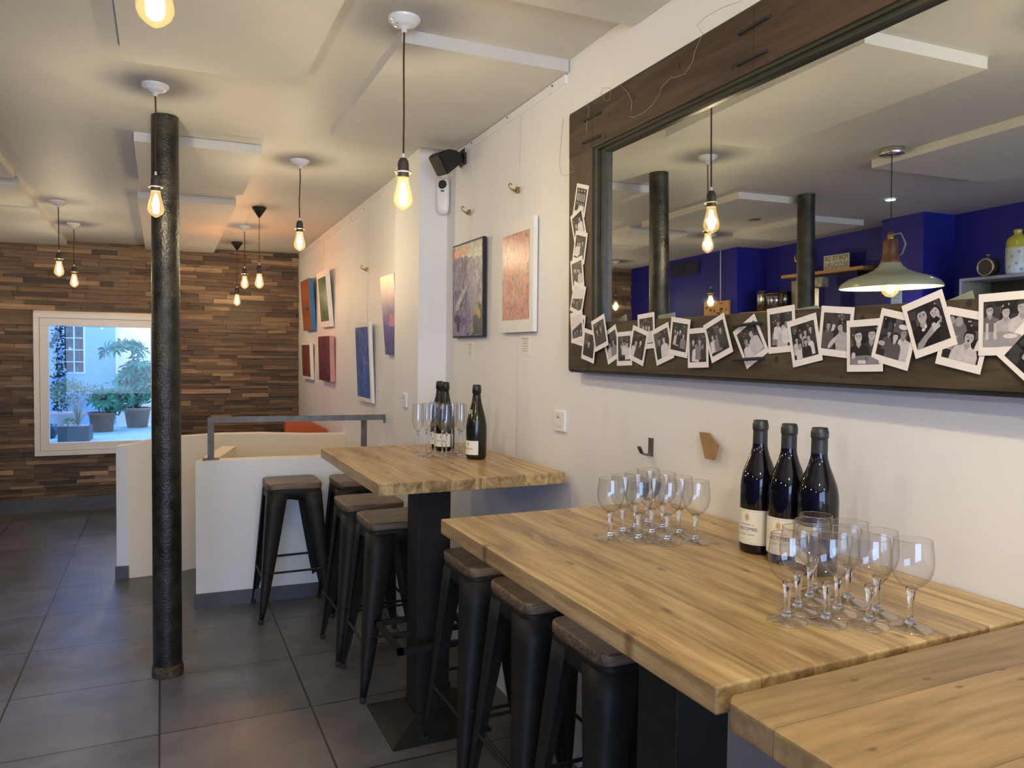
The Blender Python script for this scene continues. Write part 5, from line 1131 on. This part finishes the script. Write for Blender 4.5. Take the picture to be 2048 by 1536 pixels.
def leafcloud(mb, rn, c, rad, n, L, wdt, up=0.3, palm=0):
    for _ in range(n):
        d = Vector((rn.gauss(0, 1), rn.gauss(0, 1), rn.gauss(0, 1)*.8+up)).normalized(); p = Vector(c)+Vector((d.x*rad[0], d.y*rad[1], d.z*rad[2]))*rn.uniform(.45, 1)
        if palm:
            base = rn.uniform(0, 2*PI); nrm = (d+Vector((0, -.5, .6))).normalized(); a = nrm.cross(Vector((0, 0, 1))).normalized(); b = nrm.cross(a)
            for k in range(palm):
                an = base+(k-palm/2)*.62; q = a*math.cos(an)+b*math.sin(an); s_ = a*math.cos(an+PI/2)+b*math.sin(an+PI/2); l = L*rn.uniform(.8, 1.1)
                mb.face([mb.v(p), mb.v(p+q*l*.55+s_*wdt), mb.v(p+q*l-nrm*l*.15), mb.v(p+q*l*.55-s_*wdt)])
        else:
            q = (d+Vector((rn.gauss(0, .5), rn.gauss(0, .5), rn.gauss(0, .5)))).normalized(); s_ = q.cross(Vector((rn.gauss(0, 1), rn.gauss(0, 1), 1))).normalized()
            mb.face([mb.v(p), mb.v(p+q*L*.5+s_*wdt), mb.v(p+q*L), mb.v(p+q*L*.5-s_*wdt)])
def pot(t, c, r0, r1, h, mat):
    MB().lathe([(0, 0), (r0, 0), (r1*.97, h*.86), (r1*1.06, h*.87), (r1*1.06, h), (r1*.92, h), (r1*.90, h*.9), (0, h*.9)], c, 28).build('pot', mat, t)
    MB().lathe([(0, h*.93), (r1*.9, h*.92)], c, 20).build('soil', M['soil'], t)
rn = random.Random(11)
c = (-.30, 11.05, ZG); t = thing('potted_fatsia', 'leafy fatsia in a terracotta pot at the right of the courtyard window view', 'potted plant', c)
pot(t, c, .12, .16, .26, M['terracotta']); mb = MB(); mb.tube([(c[0], c[1], ZG+.2), (c[0]-.02, c[1], ZG+.8), (c[0]-.08, c[1]+.02, ZG+1.1)], .012, 6); mb.tube([(c[0], c[1], ZG+.3), (c[0]+.12, c[1], ZG+.75)], .010, 6); mb.build('stem', M['twig'], t)
mb = MB(); leafcloud(mb, rn, (c[0]+.02, c[1]-.03, ZG+.60), (.28, .18, .34), 80, .16, .020, .3, 7); leafcloud(mb, rn, (c[0]-.16, c[1], ZG+1.02), (.30, .15, .10), 20, .17, .020, .6, 7); mb.build('foliage', M['leaf'], t)
c = (-.68, 10.6, ZG); t = thing('potted_fatsia', 'broad-leaved plant in a brown pot at the centre of the courtyard view', 'potted plant', c)
pot(t, c, .12, .15, .24, plain('brown_pot', (0.30, 0.15, 0.11), .8)); mb = MB(); mb.tube([(c[0], c[1], ZG+.2), (c[0]+.02, c[1], ZG+.55)], .012, 6); mb.build('stem', M['twig'], t)
mb = MB(); leafcloud(mb, rn, (c[0]+.10, c[1]-.05, ZG+.42), (.24, .18, .20), 34, .15, .022, .2, 7); mb.build('foliage', M['leaf'], t)
c = (-.88, 9.62, ZG); t = thing('planter_box', 'dark grey rectangular planter with a bare twiggy shrub just outside the window', 'planter', c)
MB().prism([(c[0]-.16, c[1]-.10), (c[0]+.14, c[1]-.12), (c[0]+.16, c[1]+.16), (c[0]-.14, c[1]+.18)], 2, ZG, ZG+.165).build('box', M['grey_pot'], t)
MB().box(c[0]-.13, c[0]+.13, c[1]-.08, c[1]+.14, ZG+.1652, ZG+.172).build('soil', plain('pale_gravel', (0.40, 0.38, 0.40), .8, var=.5, nscale=60), t)
mb = MB()
for k in range(26):
    a = rn.uniform(0, 2*PI); l = rn.uniform(.25, .48); lean = rn.uniform(.05, .35); p0 = Vector((c[0]+.02, c[1]+.03, ZG+.16)); d = Vector((math.cos(a)*lean, math.sin(a)*lean, 1)).normalized()
    p1 = p0+d*l*.5+Vector((rn.gauss(0, .02), rn.gauss(0, .02), 0)); p2 = p0+d*l+Vector((rn.gauss(0, .05), rn.gauss(0, .05), 0)); mb.tube([p0, p1, p2], [.006, .004, .002], 5)
mb.build('twigs', M['twig'], t)
mb = MB(); leafcloud(mb, rn, (c[0]+.02, c[1]+.05, ZG+.52), (.26, .2, .12), 420, .035, .008, .5); leafcloud(mb, rn, (c[0]-.05, c[1]-.05, ZG+.2), (.06, .06, .04), 60, .04, .008, .5); mb.build('foliage', M['leaf_dry'], t)
c = (-1.02, 10.30, ZG); t = thing('stone_bowl', 'pinkish wide flower bowl behind the grey planter in the courtyard', 'plant bowl', c)
MB().lathe([(0, 0), (.08, 0), (.10, .12), (.20, .25), (.21, .27), (.18, .27), (.09, .15), (0, .14)], c, 28).build('bowl', plain('pink_stone', (0.50, 0.42, 0.44), .7), t)
mb = MB(); leafcloud(mb, rn, (c[0]-.02, c[1], ZG+.48), (.22, .16, .20), 300, .05, .012, .4); mb.build('foliage', M['leaf_dry'], t)
t = thing('climbing_vine', 'dark vine with small white blossoms climbing beside the courtyard casement', 'climbing plant', (-1.26, 11.42, ZG))
mb = MB(); mb.tube([(-1.26, 11.44, ZG), (-1.24, 11.44, 1.2), (-1.23, 11.44, 2.1)], .015, 6); mb.build('stem', M['twig'], t)
mb = MB()
for k in range(14): leafcloud(mb, rn, (-1.22+rn.gauss(0, .012), 11.36, ZG+.15+k*.115), (.070, .04, .08), 42, .05, .016, 0)
mb.build('foliage', M['leaf_dark'], t)
mb = MB(); 
for k in range(20): leafcloud(mb, rn, (-1.22+rn.gauss(0, .05), 11.35, rn.uniform(.7, 2.0)), (.012, .01, .012), 8, .03, .012, 0)
mb.build('blossom', plain('white_blossom', (0.8, 0.85, 0.9), .6), t)
t = thing('globe_pot', 'round dark blue ball pot at the far left of the courtyard view', 'garden ball', (-1.16, 9.95, ZG))
MB().lathe([(0, 0), (.05, .01), (.08, .06), (.08, .11), (.05, .16), (0, .17)], (-1.16, 9.95, ZG), 20).build('ball', plain('dark_blue_glaze', (0.03, 0.07, 0.10), .3), t)
t = thing('added_lantern', 'unseen added lantern warming the cream house wall of the courtyard', 'lantern', (0.25, 11.7, 2.45))  # lantern added out of view to warm the cream courtyard wall
MB().lathe([(0, 0), (.05, .02), (.06, .14), (.05, .16), (0, .17)], (0.25, 11.68, 2.45), 16).build('shade', emis('added_lantern_glow', (1, .8, .5), 6), t)
MB().box(.23, .27, 11.74, 11.8, 2.50, 2.56).build('bracket', M['black_metal'], t)
d = bpy.data.lights.new('lantern_fill', 'POINT'); d.energy = 30; d.color = (1.0, 0.80, 0.50); d.shadow_soft_size = .06  # added fill for the cream wall, set apart from the shade
o = bpy.data.objects.new('lantern_fill', d); COL.objects.link(o); o.parent = t; o.location = (-.25, -.35, 0)
